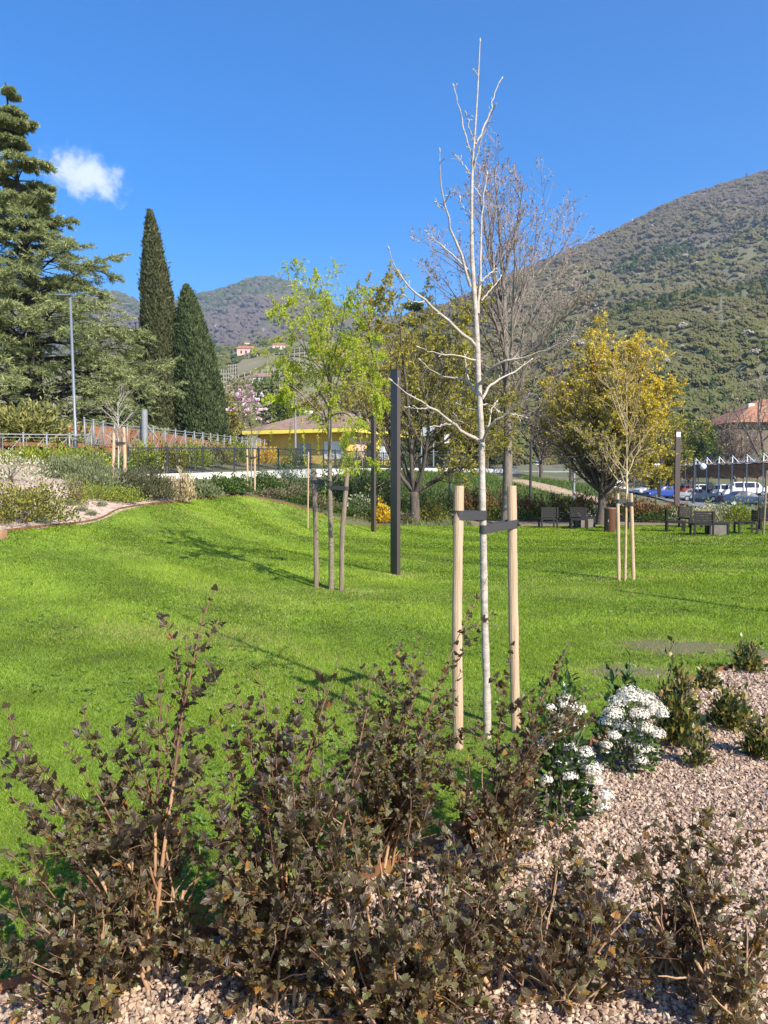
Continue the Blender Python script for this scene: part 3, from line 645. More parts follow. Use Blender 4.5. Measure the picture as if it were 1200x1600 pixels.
# raised walkway: galvanised railing with ball topped posts, rust red steel wall behind
def railing(pts, zt, zb, n, label, seed):
    q = poly(np.c_[np.array(pts, float), zt], n + 1); t = thing('walkway_railing', label, 'railing', (q[0, 0], q[0, 1], zb))
    H = 1.15
    for k in range(n + 1):
        m = MB().rod([q[k] - (0, 0, H), q[k] + (0, 0, .02)], .035, 8); o = m.build('post', GALV, t, smooth=True); o['_o'] = t['_o']
        c = q[k] + (0, 0, .05); m = MB(); m.add(ico_v * .06 + c, ico_f); m.build('ball_cap', GALV, o, smooth=True)
    m = MB()
    for dz, tk, nm_ in ((0, .04, 'top_rail'), (.14, .02, 'middle_rail'), (H - .08, .03, 'bottom_rail')):
        m = MB()
        for k in range(n): m.beam(q[k] - (0, 0, dz), q[k + 1] - (0, 0, dz), tk, tk)
        m.build(nm_, GALV, t)
    m = MB()
    for k in range(n):
        d = q[k + 1] - q[k]
        for f in (.14, .86): m.beam(q[k] + d * f - (0, 0, H - .08), q[k] + d * f - (0, 0, .14), .022, .022)
        m.beam(q[k] + d * .14 - (0, 0, H - .08), q[k] + d * .86 - (0, 0, .2), .03, .03)
        m.beam(q[k] + d * .14 - (0, 0, .2), q[k] + d * .30 - (0, 0, .14), .02, .02)
        for f in (.32, .5, .68): m.beam(q[k] + d * f - (0, 0, H - .08), q[k] + d * f - (0, 0, H - .08 - .72 * f), .016, .016)
    m.build('infill', GALV, t)
railing([(-13.6, 35), (-13.6, 37.7), (-12.0, 42), (-10.7, 47), (-9.6, 53), (-8.7, 60)], [4.5, 4.48, 4.46, 4.46, 4.5, 4.6], 3.3, 24, 'galvanised railing with diagonal braces along the upper walkway', 1)
railing([(-19.5, 32.5), (-17, 34), (-15.2, 35.2), (-13.75, 36.2)], [3.75, 3.78, 3.82, 3.85], 2.7, 7, 'lower galvanised railing at far left in front of the rusty beam', 2)
m = MB(); cw = poly([(-17.2, 40.5, 4.62), (-14.0, 42, 4.56), (-12.8, 46, 4.44), (-11.7, 51, 4.28), (-10.6, 58, 4.1), (-9.6, 66, 4.2)], 30)
V = []
for k in range(30):
    for dx, z in ((0, -2.6), (0, 0), (.25, 0), (.25, -2.6)): V.append((cw[k, 0] - dx, cw[k, 1] + dx, cw[k, 2] + z))
m.add(V, [(4 * k + i, 4 * k + 4 + i, 4 * k + 4 + (i + 1) % 4, 4 * k + (i + 1) % 4) for k in range(29) for i in range(4)]).add(V, [(0, 1, 2, 3), (119, 118, 117, 116)])
tag(m.build('rusty_wall', M('cortenwall', (.22, .085, .045), .9, var=.5, scale=3, var2=(.30, .15, .06), bump=.2, bscale=30)), 'rust red steel wall behind the galvanised walkway railing', 'wall')
m = MB()
for z in (3.0, 3.42): m.beam((-22, 34.2, z), (-13.2, 38.2, z), .25, .2)
for k in range(14):
    f = k / 13; m.beam((-22 + 8.8 * f, 34.2 + 4 * f, 2.5), (-22 + 8.8 * f, 34.2 + 4 * f, 3.4), .3, .12)
tag(m.build('rusty_beam', MATS['corten']), 'dark rusty steel planter beam behind the lower railing', 'planter')

# lamp posts and masts
def street_lamp(px, Y, ztop, label):
    c = G(px, 0, Y); t = thing('street_lamp', label, 'street lamp', c)
    MB().rod([c - (0, 0, .2), c + (0, 0, .9), c + (0, 0, .92), (c[0] - .12, c[1], ztop)], [.095, .088, .07, .055], 14).build('pole', M('polegrey', (.22, .235, .26), .45, metal=.4), t, smooth=True)
    MB().box(c[0] - .75, c[0] - .05, c[1] - .14, c[1] + .14, ztop - .04, ztop + .03).build('lamp_head', M('greysteel', (.2, .21, .23), .4, metal=.5), t)
street_lamp(119, 36, P(112, 461, 36)[2], 'tall grey street lamp with flat head in front of the cedar')
c = G(227, 0, 40); t = thing('steel_mast', 'thick short galvanised mast with slanting brace beside the cypress', 'mast', c)
MB().rod([c - (0, 0, .5), (c[0], c[1], P(227, 640, 40)[2])], .16, 14).build('pole', GALV, t)
MB().rod([P(229, 664, 40), P(245, 684, 40.3)], .05, 8).build('brace', GALV, t)
c = G(462, 0, 52); tag(MB().rod([c - (0, 0, .2), (c[0], c[1], P(462, 612, 52)[2])], [.07, .05], 10).build('flagpole', GALV), 'slim pale pole in front of the yellow house', 'pole')
c = G(703, 0, 42); t = thing('lantern_post', 'dark lantern post with pale lamp between the budding and the bare tree', 'street lamp', c)
zt = P(703, 690, 42)[2]
MB().rod([c - (0, 0, .2), (c[0], c[1], zt)], [.075, .06], 10).build('pole', BLK, t)
MB().beam((c[0] - .18, c[1], zt - .1), (c[0] - .18, c[1], zt + .38), .26, .26).build('lantern', WHITE, t)
def dark_pole(px, Y, pyt, mat, label):
    c = G(px, 0, Y); tag(MB().rod([c - (0, 0, .2), (c[0], c[1], P(px, pyt, Y)[2])], [.075, .06], 10).build('lamp_pole', mat, loc=c), label, 'pole')
dark_pole(829, 40, 690, BLK, 'dark pole on the bank right of the bare tree')
dark_pole(897, 46, 702, GALV, 'grey pole on the bank left of the golden tree')
t = thing('grey_signboard', 'pale grey signboard on two legs behind the budding tree', 'sign', G(668, 0, 70)); c = np.array(t['_o'])
MB().box(c[0] - .72, c[0] + .72, 69.95, 70.05, 5.55, 6.3).build('board', M('paleboard', (.33, .35, .38), .6), t)
for sx in (-.55, .55): MB().box(c[0] + sx - .05, c[0] + sx + .05, 70.06, 70.14, c[2], 6.2).build('leg', GALV, t)
t = thing('white_signboard', 'small white signboard on a post beyond the grassy bank', 'sign', G(841, 0, 62)); c = np.array(t['_o'])
zc = P(841, 721, 62)[2]
MB().box(c[0] - .25, c[0] + .25, 61.95, 62.0, zc - .25, zc + .25).build('board', WHITE, t)
MB().rod([(c[0], 62.04, c[2] - .2), (c[0], 62.04, zc + .2)], .035, 8).build('post', GALV, t)

# square bronze lamp bollards on the lawn
def lamp_column(x, y, hgt, w, rot, label, ls=1):
    z = float(T(x, y)); t = thing('lamp_column', label, 'lamp column', (x, y, z), 'square bronze lamp columns')
    ca, sa = math.cos(rot), math.sin(rot)
    def pr(mb, x0, x1, y0, y1, z0, z1):
        V = [(x + ca * a - sa * b, y + sa * a + ca * b, z + c_) for c_ in (z0, z1) for b in (y0, y1) for a in (x0, x1)]
        mb.add(V, [(0, 2, 3, 1), (4, 5, 7, 6), (0, 1, 5, 4), (2, 6, 7, 3), (0, 4, 6, 2), (1, 3, 7, 5)]); return mb
    h2, h3 = w / 2, .04
    pr(MB(), -h2, h2, -h3, h3, -.1, hgt).build('shaft', BRN, t)
    pr(MB(), -h2 + .025, h2 - .025, *((-h3 - .004, -h3 - .0005) if ls < 0 else (h3 + .0005, h3 + .004)), hgt - .32, hgt - .1).build('lens', M('lens', (.75, .78, .8), .15, spec=.7), t)
    pr(MB(), -h2 - .01, h2 + .01, -h3 - .01, h3 + .01, hgt + .002, hgt + .016).build('cap', BRN, t)
lamp_column(.225, 15.1, 4.0, .24, R(-58), 'tall dark square lamp column, nearest, right of the weeping tree')
lamp_column(-.36, 26.4, 4.0, .22, R(-60), 'slim distant square lamp column left of the nearest dark column')
lamp_column(13.35, 35.0, 4.05, .25, R(12), 'square lamp column with small white lens in front of the parked cars', -1)
lamp_column(7.0, 9.1, 4.0, .24, R(-58), 'square lamp column standing outside the right edge of the view')

# ------------------------------------------------------------------ chairs, tables, bin
WOODD = M('darkwood', (.02, .0155, .013), .6, var=.25, scale=20, stretch=(1, 1, 6)); TAB = M('tableside', (.17, .145, .12), .75, var=.2, scale=6)
def chair(x, y, rot, label):
    """A low slatted lounge chair; the sitter would look along -y before turning."""
    z = float(T(x, y)); t = thing('garden_chair', label, 'chair', (x, y, z), 'dark garden chairs on the lawn')
    ca, sa = math.cos(rot), math.sin(rot)
    def bx(x0, x1, y0, y1, z0, z1, dy=0, mb=None):
        V = [(x + ca * a - sa * (b + (dy if c_ == z1 else 0)), y + sa * a + ca * (b + (dy if c_ == z1 else 0)), z + c_) for c_ in (z0, z1) for b in (y0, y1) for a in (x0, x1)]
        mb = mb or MB(); mb.add(V, [(0, 2, 3, 1), (4, 5, 7, 6), (0, 1, 5, 4), (2, 6, 7, 3), (0, 4, 6, 2), (1, 3, 7, 5)]); return mb
    m = MB(); bx(-.30, .30, -.30, .28, .33, .36, mb=m)
    for k in range(6): bx(-.30, .30, -.30 + k * .098, -.30 + k * .098 + .085, .361, .385, mb=m)
    m.build('seat', WOODD, t)
    m = MB()
    for k in range(5): bx(-.30, .30, .25, .275, .42 + k * .076, .42 + k * .076 + .066, mb=m)
    bx(-.32, -.26, .276, .31, .385, .80, mb=m); bx(.26, .32, .276, .31, .385, .80, mb=m)
    m.build('backrest', WOODD, t)
    for sx in (-1, 1):
        for y0, y1 in ((-.31, -.25), (.24, .30)): bx(sx * .285 - .03, sx * .285 + .03, y0, y1, 0, .329).build('leg', WOODD, t)
def table(x, y, rot, label):
    z = float(T(x, y)); t = thing('box_table', label, 'table', (x, y, z), 'low box tables on the lawn')
    ca, sa = math.cos(rot), math.sin(rot)
    def bx(x0, x1, y0, y1, z0, z1, mb):
        V = [(x + ca * a - sa * b, y + sa * a + ca * b, z + c_) for c_ in (z0, z1) for b in (y0, y1) for a in (x0, x1)]
        mb.add(V, [(0, 2, 3, 1), (4, 5, 7, 6), (0, 1, 5, 4), (2, 6, 7, 3), (0, 4, 6, 2), (1, 3, 7, 5)]); return mb
    bx(-.28, .28, -.28, .28, -.02, .36, MB()).build('body', TAB, t)
    bx(-.31, .31, -.31, .31, .363, .40, MB()).build('tabletop', WOODD, t)
    for s1 in (-1, 1):
        for s2 in (-1, 1): bx(s1 * .285 - .025, s1 * .285 + .025, s2 * .285 - .025, s2 * .285 + .025, -.02, .36, MB()).build('corner_post', WOODD, t)
def gx(px, py): q = G(px, py); return q[0], q[1]
chair(*gx(857, 825), R(180), 'dark slatted chair alone left of the grey box table, back towards us')
chair(X(905, 28.6), 28.6, R(-8), 'dark chair behind the left box table under the golden tree')
table(*gx(914, 824), R(8), 'grey box table left of the brown litter bin')
chair(X(973, 28.6), 28.6, R(60), 'dark chair half hidden behind the brown litter bin')
chair(*gx(1056, 831), R(75), 'dark chair at the left of the right hand seating group')
chair(*gx(1098, 836), R(172), 'dark chair nearest us, its back hiding the right box table')
table(*gx(1122, 835), R(-10), 'grey box table in the middle of the right hand seating group')
chair(*gx(1167, 834), R(-100), 'dark chair facing left beside the right box table')
chair(X(1080, 29), 29, R(20), 'dark chair behind the right box table, half hidden')
chair(X(1203, 27.5), 27.5, R(-20), 'dark chair cut off by the right edge of the picture')
bxx, byy = gx(954, 831); zb = float(T(bxx, byy)); t = thing('litter_bin', 'brown cylindrical litter bin on the lawn under the golden tree', 'bin', (bxx, byy, zb))
m = MB(); prf = [(.17, 0), (.2, .02), (.2, .80), (.21, .81), (.21, .84), (.17, .86)]
n = 24; V = [(bxx + r * math.cos(a), byy + r * math.sin(a), zb + zz) for r, zz in prf for a in np.arange(n) / n * 2 * math.pi]
q = [(i * n + k, i * n + (k + 1) % n, (i + 1) * n + (k + 1) % n, (i + 1) * n + k) for i in range(len(prf) - 1) for k in range(n)]
m.add(V, q).build('body', M('binbrown', (.20, .085, .055), .5, var=.1), t, smooth=True)
m = MB(); a_ = [R(200 + 4 * k) for k in range(11)]
V = [(bxx + .206 * math.cos(a), byy + .206 * math.sin(a), zb + zz) for a in a_ for zz in (.08, .80)]
m.add(V, [(2 * k, 2 * k + 2, 2 * k + 3, 2 * k + 1) for k in range(10)]).build('door', M('bindark', (.045, .03, .025), .5), t)
MB().box(bxx - .125, bxx - .1, byy - .205, byy - .19, zb + .36, zb + .44).build('lock', GALV, t)
MB().rod([(bxx, byy, zb + .84), (bxx, byy, zb + .868)], .12, 20).build('lid', BLK, t)

# ------------------------------------------------------------------ cars
def car(px, Y, rot, Lc, Wc, Hc, style, paint, label, name='parked_car'):
    c = G(px, 0, Y); t = thing(name, label, 'car' if style != 'van' else 'van', c, 'cars in the car park behind the lawn')
    ca, sa = math.cos(rot), math.sin(rot)
    def tw(V): V = np.asarray(V, float); return np.stack([c[0] + ca * V[:, 0] - sa * V[:, 1], c[1] + sa * V[:, 0] + ca * V[:, 1], c[2] + .03 + V[:, 2]], 1)
    # stations from nose (x=+) to tail: x, belt height, roof height
    st = {'hatch': [(.5, .42, .42), (.485, .50, .50), (.42, .56, .56), (.24, .63, .63), (.20, .64, .655), (.05, .655, .94), (-.06, .66, 1.0), (-.24, .67, .985), (-.38, .68, .93), (-.455, .68, .72), (-.49, .6, .6), (-.5, .4, .4)],
          'sedan': [(.5, .40, .40), (.485, .50, .50), (.42, .57, .57), (.24, .63, .63), (.20, .64, .655), (.06, .655, .95), (-.04, .66, 1.0), (-.18, .67, .98), (-.30, .68, .80), (-.36, .69, .70), (-.485, .66, .66), (-.5, .42, .42)],
          'mpv': [(.5, .36, .36), (.488, .44, .44), (.44, .50, .50), (.33, .56, .56), (.29, .57, .585), (.12, .58, .93), (.0, .58, 1.0), (-.25, .58, .99), (-.43, .58, .94), (-.475, .58, .66), (-.495, .5, .5), (-.5, .34, .34)],
          'van': [(.5, .34, .34), (.488, .42, .42), (.45, .48, .48), (.36, .54, .54), (.33, .55, .565), (.22, .56, .92), (.12, .56, .99), (-.2, .56, 1.0), (-.45, .56, .98), (-.475, .56, .92), (-.495, .5, .5), (-.5, .3, .3)]}[style]
    rows = []
    for x, bz, rz in st:
        tw_ = 1 - .10 * max(0, (abs(x) - .38) / .12) ** 2; w = Wc / 2 * tw_; rw = w * (.80 if rz > bz + .05 else .9)
        zb_, b_, r_ = .17 * Hc if abs(x) < .47 else .24 * Hc, bz * Hc, rz * Hc
        half = [(w * .9, zb_), (w, zb_ + .12), (w, b_ * .78), (w * .97, b_), (rw if rz > bz + .02 else w * .93, max(r_ - .05, b_ + .004)), (rw * .86, r_ + .004 if rz <= bz else r_)]
        rows.append([(x * Lc, yy, zz) for yy, zz in half] + [(x * Lc, -yy, zz) for yy, zz in half[::-1]])
    nr = len(rows[0]); V = tw([p for r in rows for p in r]); F_ = [(i * nr + k, (i + 1) * nr + k, (i + 1) * nr + (k + 1) % nr, i * nr + (k + 1) % nr) for i in range(len(rows) - 1) for k in range(nr)]
    m = MB().add(V, F_); m.f.append((np.array([list(range(nr))]), 0)); m.f.append((np.array([[(len(rows) - 1) * nr + k for k in range(nr)][::-1]]), 0))
    body = m.build('body', paint, t, smooth=False); body['_o'] = t['_o']
    R_ = np.array(rows)
    def inset(quad, s0=.1, off=.012):
        q = np.array(quad, float); cc = q.mean(0); q = cc + (q - cc) * (1 - s0); nn = nrm(np.cross(q[1] - q[0], q[3] - q[0])); 
        if nn @ (cc - np.array([0, 0, .5 * Hc])) < 0: nn = -nn
        return q + nn * off
    cab = [i for i in range(len(st)) if st[i][2] > st[i][1] + .05]
    for side in (0, 1):
        m = MB()
        for a, b_ in zip(cab[:-1], cab[1:]):
            k = 3 if side == 0 else nr - 5
            m.add(tw(inset([R_[a, k], R_[b_, k], R_[b_, k + 1], R_[a, k + 1]], .13)), [(0, 1, 2, 3)])
        m.build('side_window', DARK, body)
    a, b_ = cab[0] - 1, cab[0]; MB().add(tw(inset([R_[a, 4], R_[b_, 5], R_[b_, 6], R_[a, 7]], .1)), [(0, 1, 2, 3)]).build('windscreen', DARK, body)
    a, b_ = cab[-1], cab[-1] + 1; MB().add(tw(inset([R_[a, 5], R_[b_, 4], R_[b_, 7], R_[a, 6]], .15)), [(0, 1, 2, 3)]).build('rear_window', DARK, body)
    for sy in (-1, 1):
        m = MB(); m.box(Lc * .478, Lc * .497, sy * Wc * .37 - .16, sy * Wc * .37 + .16, .40 * Hc * .9, .40 * Hc * .9 + .14); m.v[0] = tw(m.v[0]); m.build('headlight', M('lampglass', (.8, .82, .85), .1), t)
        m = MB(); m.box(-Lc * .503, -Lc * .485, sy * Wc * .39 - .1, sy * Wc * .39 + .1, .45 * Hc, .45 * Hc + .22); m.v[0] = tw(m.v[0]); m.build('tail_light', M('taillight', (.45, .02, .02), .2), t)
    rw_ = .215 * Hc if style != 'van' else .17 * Hc
    for sx in (.31, -.30):
        for sy in (-1, 1):
            y0 = sy * (Wc / 2 - .11); y1 = sy * (Wc / 2 + .012)
            m = MB().rod(tw([(sx * Lc, y0, rw_), (sx * Lc, y1, rw_)]), rw_, 18); wh = m.build('wheel', M('tyre', (.02, .02, .021), .8), t); wh['_o'] = t['_o']
            m = MB().rod(tw([(sx * Lc, sy * (Wc / 2), rw_), (sx * Lc, sy * (Wc / 2 + .022), rw_)]), rw_ * .62, 14); m.build('rim', M('rim', (.55, .56, .58), .35, metal=.6), wh)
def paint(n, c=(.5, .5, .5), r=.25): return M('paint_' + n, c, .42, spec=.22, var=.03)
car(1092, 87, R(-12), 4.5, 1.78, 1.45, 'sedan', paint('grey', (.33, .35, .36)), 'silver grey saloon seen from the side, half behind the lamp column')
car(1034, 93, R(192), 4.1, 1.75, 1.5, 'hatch', paint('blue', (.03, .065, .30)), 'bright blue hatchback parked left of the lamp column')
car(1137, 102, R(-10), 4.1, 1.75, 1.65, 'mpv', paint('white', (.78, .78, .77)), 'white people carrier parked broadside under the pergola edge')
car(1113, 106, R(-95), 4.2, 1.78, 1.55, 'hatch', paint('dark', (.06, .075, .07)), 'dark grey car tucked behind the tail of the white people carrier')
car(1102, 116, R(-14), 4.0, 1.72, 1.5, 'hatch', paint('white', (.78, .78, .77)), 'small white hatchback behind the silver grey saloon')
car(1171, 108, R(-8), 4.9, 1.9, 1.95, 'van', paint('white', (.78, .78, .77)), 'white van under the pergola right of the people carrier')
car(1203, 112, R(170), 4.4, 1.8, 1.6, 'hatch', paint('pearl', (.7, .7, .72)), 'white car partly cut off by the right edge')
car(1166, 68, R(-4), 4.4, 1.8, 1.35, 'sedan', paint('navy', (.025, .045, .09)), 'dark navy car just behind the variegated hedge')
car(1051, 117, R(-15), 4.5, 1.85, 1.7, 'mpv', paint('pearl', (.7, .7, .72)), 'white estate car behind the bright blue hatchback')
car(1066, 112, R(170), 4.0, 1.75, 1.45, 'hatch', paint('red', (.45, .06, .03)), 'orange red car glimpsed right of the lamp column')
car(1082, 122, R(-10), 4.2, 1.75, 1.45, 'hatch', paint('navy'), 'dark blue car between the red car and the pergola post')
car(1013, 108, R(200), 4.1, 1.75, 1.5, 'hatch', paint('silver', (.55, .57, .58)), 'pale silver car at the left end of the car row')

# pergola with reed roof and white zigzag trusses
t = thing('car_pergola', 'long car park pergola with brown reed roof and white zigzag trusses', 'pergola', (45, 95, -.8))
A0 = np.array([P(1066, 743, 116)[0], 116., 0]); A1 = np.array([P(1300, 743, 70)[0], 70., 0]); ax = nrm(A1 - A0); bk = np.array([-ax[1], ax[0], 0]); bk = bk if bk[1] > 0 else -bk
LT = np.linalg.norm(A1 - A0); nb = 11; wt = M('whitesteel', (.60, .60, .58), .6)
reed = M('reed', (.42, .31, .22), .95, var=.5, scale=3, stretch=(3, 3, 1), bump=1, bscale=25)
m = MB(); nn_ = 90; V = []
for k in range(nn_):
    p = A0 + ax * LT * k / (nn_ - 1); sag = .12 * math.sin(k * .78)
    V += [p + (0, 0, 1.85 + sag), p + bk * 2.2 + (0, 0, 2.5 + sag * .6 + .08 * RNG.normal()), p + bk * 4.4 + (0, 0, 3.2 + .04 * RNG.normal())]
V = np.array(V); Fq = [(3 * k + i, 3 * k + 3 + i, 3 * k + 4 + i, 3 * k + 1 + i) for k in range(nn_ - 1) for i in range(2)]
m.add(V, Fq).add(V - (0, 0, .12), [f[::-1] for f in Fq]); m.build('reed_roof', reed, t)
m = MB(); n = 9000; f = RNG.random(n); g = RNG.random(n); p = A0 + ax * (LT * f)[:, None] + bk * (4.4 * g)[:, None]; p[:, 2] = 1.9 + 1.3 * g + .1 * np.sin(f * 90 * .78)
d = -bk * .8 + rdir(n) * .8; m.leaves(p, d, np.tile([0, 0, 1.], (n, 1)) + rdir(n) * .5, .45 + .5 * RNG.random(n), np.array([(-.06, 0, 0), (.06, 0, 0), (0, 1, 0)]), ND_F)
m.build('vine_stems', M('vinestem', ramp=[(.22, .16, .11), (.38, .29, .21), (.5, .4, .31)], rough=.9), t)
for k in range(nb):
    p = A0 + ax * LT * k / nb; q_ = A0 + ax * LT * (k + 1) / nb; r_ = bk * 4.4
    o = MB().beam(p + r_ + (0, 0, -1.2), p + r_ + (0, 0, 4.1), .1, .1).build('post', wt, t); 
    m = MB(); mid = (p + q_) / 2
    m.beam(p + r_ + (0, 0, 4.05), mid + r_ + (0, 0, 3.25), .075, .075); m.beam(mid + r_ + (0, 0, 3.25), q_ + r_ + (0, 0, 4.05), .075, .075)
    m.beam(p + r_ + (0, 0, 3.28), q_ + r_ + (0, 0, 3.28), .1, .1); m.beam(p + (0, 0, 1.9), p + r_ + (0, 0, 3.3), .09, .09)
    m.build('truss', wt, t)
    MB().beam(p + bk * .2 + (0, 0, -1.2), p + bk * .2 + (0, 0, 1.9), .1, .1).build('post', M('darkpost', (.07, .07, .075), .6), t)
# globe lamps
def globe(px, Y, pyt, offs, label):
    c = G(px, 0, Y); t = thing('globe_lamp', label, 'street lamp', c); zt = P(px, pyt, Y)[2]
    MB().rod([c - (0, 0, .2), (c[0], c[1], zt)], [.1, .07], 10).build('pole', BLK, t)
    for dx, py, r in offs:
        z = P(px, py, Y)[2]; cc = np.array([c[0] + dx, c[1] - .1, z])
        V = []; nn = 12
        for i in range(nn + 1):
            for k in range(16): a, b = math.pi * i / nn, 2 * math.pi * k / 16; V.append(cc + r * np.array([math.sin(a) * math.cos(b), math.sin(a) * math.sin(b), math.cos(a)]))
        MB().add(V, [(i * 16 + k, (i + 1) * 16 + k, (i + 1) * 16 + (k + 1) % 16, i * 16 + (k + 1) % 16) for i in range(nn) for k in range(16)]).build('globe', M('globe', (.82, .83, .84), .25), t, smooth=True)
        MB().rod([(c[0], c[1], z + r + .15), (cc[0], cc[1], z + r + .2), (cc[0], cc[1], z + r - .02)], .03, 6).build('arm', BLK, t)
globe(1084, 64, 716, [(.72, 729, .26)], 'thin dark lamp post with one white globe before the pergola')
globe(1032, 70, 672, [(-.22, 727, .16), (-.5, 727, .16)], 'tall black lamp post with white globes left of the lamp column')
t = thing('white_kiosk', 'white gabled kiosk glimpsed behind the trunk of the golden tree', 'kiosk', G(968, 0, 78)); c = np.array(t['_o'])
MB().box(c[0] - .7, c[0] + .7, 77.4, 79, c[2] - .3, c[2] + 2.1).build('wall', WHITE, t)
m = MB(); V = [(c[0] - .9, 77.2, c[2] + 2.1), (c[0] + .9, 77.2, c[2] + 2.1), (c[0], 77.2, c[2] + 3.1), (c[0] - .9, 79.2, c[2] + 2.1), (c[0] + .9, 79.2, c[2] + 2.1), (c[0], 79.2, c[2] + 3.1)]
m.add(V, [(0, 3, 5, 2), (1, 2, 5, 4), (0, 1, 4, 3)]).add(V, [(0, 2, 1), (3, 4, 5)]).build('roof', WHITE, t)
for k in range(3): MB().box(c[0] - .5, c[0] + .5, 77.36, 77.395, c[2] + .3 + .6 * k, c[2] + .62 + .6 * k).build('window', DARK, t)
# green wire fence behind the hedge
t = thing('wire_fence', 'low dark green wire fence behind the hedge shrubs', 'fence', (4, 35.6, 0))
m = MB(); GRN = M('fencegreen', (.02, .05, .03), .6)
fx = np.arange(3, 26.1, 2.4)
for x in fx: z = float(T(x, 35.6)); MB().box(x - .03, x + .03, 35.57, 35.63, z - .1, z + 1.1).build('post', GRN, t)
for a, b in zip(fx[:-1], fx[1:]):
    za, zb2 = float(T(a, 35.6)), float(T(b, 35.6))
    for hh in (.15, .45, .75, 1.05): m.beam((a, 35.6, za + hh), (b, 35.6, zb2 + hh), .012, .012)
m.build('wires', GRN, t)
# ------------------------------------------------------------------ trees
BARK = M('bark', (.10, .078, .06), .95, var=.4, scale=9, stretch=(1, 1, .25), bump=.8, bscale=30)
BARKL = M('barklight', (.20, .165, .125), .9, var=.45, scale=9, stretch=(1, 1, .3), bump=.6, bscale=30)
BARKD = M('barkdark', (.045, .036, .03), .95, var=.4, scale=6, bump=.8, bscale=20)
SILV = M('silverbark', (.55, .475, .39), .8, var=.45, scale=14, stretch=(1, 1, 2.2), bump=.35, bscale=60, var2=(.30, .25, .195))
TWIG = M('twig', (.21, .16, .12), .9); TWIGD = M('twigdark', (.085, .06, .048), .9); TWIGP = M('twigpurple', (.33, .26, .23), .9)
CED = M('cedarneedle', ramp=[(.05, .07, .032), (.13, .165, .065), (.27, .30, .115), (.44, .46, .18), (.58, .57, .26)], rough=.7, trans=.3, spec=.2)
CYP = M('cypressleaf', ramp=[(.042, .05, .022), (.08, .09, .037), (.12, .128, .055), (.165, .17, .08), (.21, .205, .10)], rough=.85, trans=.15, spec=.15)
CYP2 = M('cypressleafgreen', ramp=[(.032, .046, .020), (.07, .095, .038), (.105, .138, .055), (.145, .18, .075), (.19, .22, .10)], rough=.85, trans=.15, spec=.15)

def conifer(name, label, base, top, prof, nb, mat, leafL, seed, nsec=14, ntuft=9, t0=.04, droop=-.25):
    base = np.array(base, float); top = np.array(top, float); t = thing(name, label, 'tree', base)
    Kt = 24; tr = poly([base - (0, 0, .3), base + (top - base) * .5 + (.25, 0, 0), top], Kt)[None]; H = np.linalg.norm(top - base)
    rt = np.linspace(H * .021, .03, Kt)[None]
    w = MB().tubes(tr, rt, 9)
    nt_ = max(8, nb // 4); tier = ((np.arange(nt_) + .7 * RNG.random(nt_)) / nt_) ** 1.1; f = np.sort(np.clip(t0 + (.985 - t0) * (tier[np.arange(nb) % nt_] + .016 * RNG.normal(size=nb)), t0, .995)); L1 = np.interp(f, [p[0] for p in prof], [p[1] for p in prof]) * (.62 + .5 * RNG.random(nb))
    az = np.arange(nb) * 2.4 + RNG.random(nb); i = (f * (Kt - 1)).astype(int); p = tr[0, i]
    d = np.stack([np.cos(az), np.sin(az), .25 + .2 * RNG.normal(size=nb) + .35 * (f > .8)], -1); pts = [p]
    for k in range(7):
        d = nrm(d + RNG.normal(size=d.shape) * .07 + np.array([0, 0, droop * (.15 if k < 3 else .45)])); p = p + d * (L1 / 7)[:, None]; pts.append(p)
    B1 = np.stack(pts, 1); R1 = (.012 * L1 + .025)[:, None] * np.linspace(1, .25, 8)[None]
    w.tubes(B1, R1, 5)
    B2, R2 = grow(B1, R1, nsec, .18, 1.0, 35, 70, .28, .50, 5, up=-.25, wander=.10, rmul=.5, flat=True, rmin=.008, taper=.6)
    B2 = np.concatenate([B2, B1[:, 3:]]) if B1[:, 3:].shape[1] == 5 else B2
    R2 = np.concatenate([R2, R1[:, 3:]]) if R1[:, 3:].shape[1] == 5 else R2
    cr = MB().tubes(B2, R2, 3, 1)
    w.build('trunk', BARKD, t)
    B3, R3 = grow(B2, R2, 5, .2, 1.0, 30, 65, .25, .5, 3, up=-.15, rmul=.5, flat=True)
    B3 = np.concatenate([B3, B2[:, 2:]]) if True else B3
    pos, dr, tt = along(B3, ntuft, .0, 1.0); n = len(pos)
    dn = nrm(dr * .75 + rdir(n) * .7 + np.array([0, 0, .18])); pos = pos + RNG.normal(size=pos.shape) * np.array([.05, .05, .02])
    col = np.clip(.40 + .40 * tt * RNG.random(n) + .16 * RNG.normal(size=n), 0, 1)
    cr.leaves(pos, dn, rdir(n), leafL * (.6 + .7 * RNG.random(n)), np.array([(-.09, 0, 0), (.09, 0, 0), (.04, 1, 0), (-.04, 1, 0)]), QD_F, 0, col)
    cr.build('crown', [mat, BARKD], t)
    return t
Yc = 48
conifer('cedar_tree', 'big ragged cedar with layered drooping branches at far left', G(66, 0, Yc), P(8, 128, Yc),
        [(0, 8.0), (.1, 8.3), (.23, 7.5), (.36, 6.3), (.5, 5.4), (.56, 4.9), (.61, 3.2), (.70, 2.7), (.78, 2.3), (.84, 1.1), (.92, 1.35), (1, .4)], 140, CED, .20, 1, nsec=16, ntuft=26, t0=.03)
conifer('dark_conifer', 'dark evergreen showing between the cedar and the taller cypress', G(218, 0, 66), P(212, 505, 66), [(0, 2.6), (.5, 2.2), (1, .3)], 36, CYP2, .35, 2, nsec=9, ntuft=7)
conifer('dark_conifer', 'dark evergreen behind the pale trunk, above the end of the white wall', G(730, 0, 84), P(742, 600, 84), [(0, 4.5), (.5, 4.0), (1, .5)], 46, CYP2, .5, 3, nsec=9, ntuft=7)
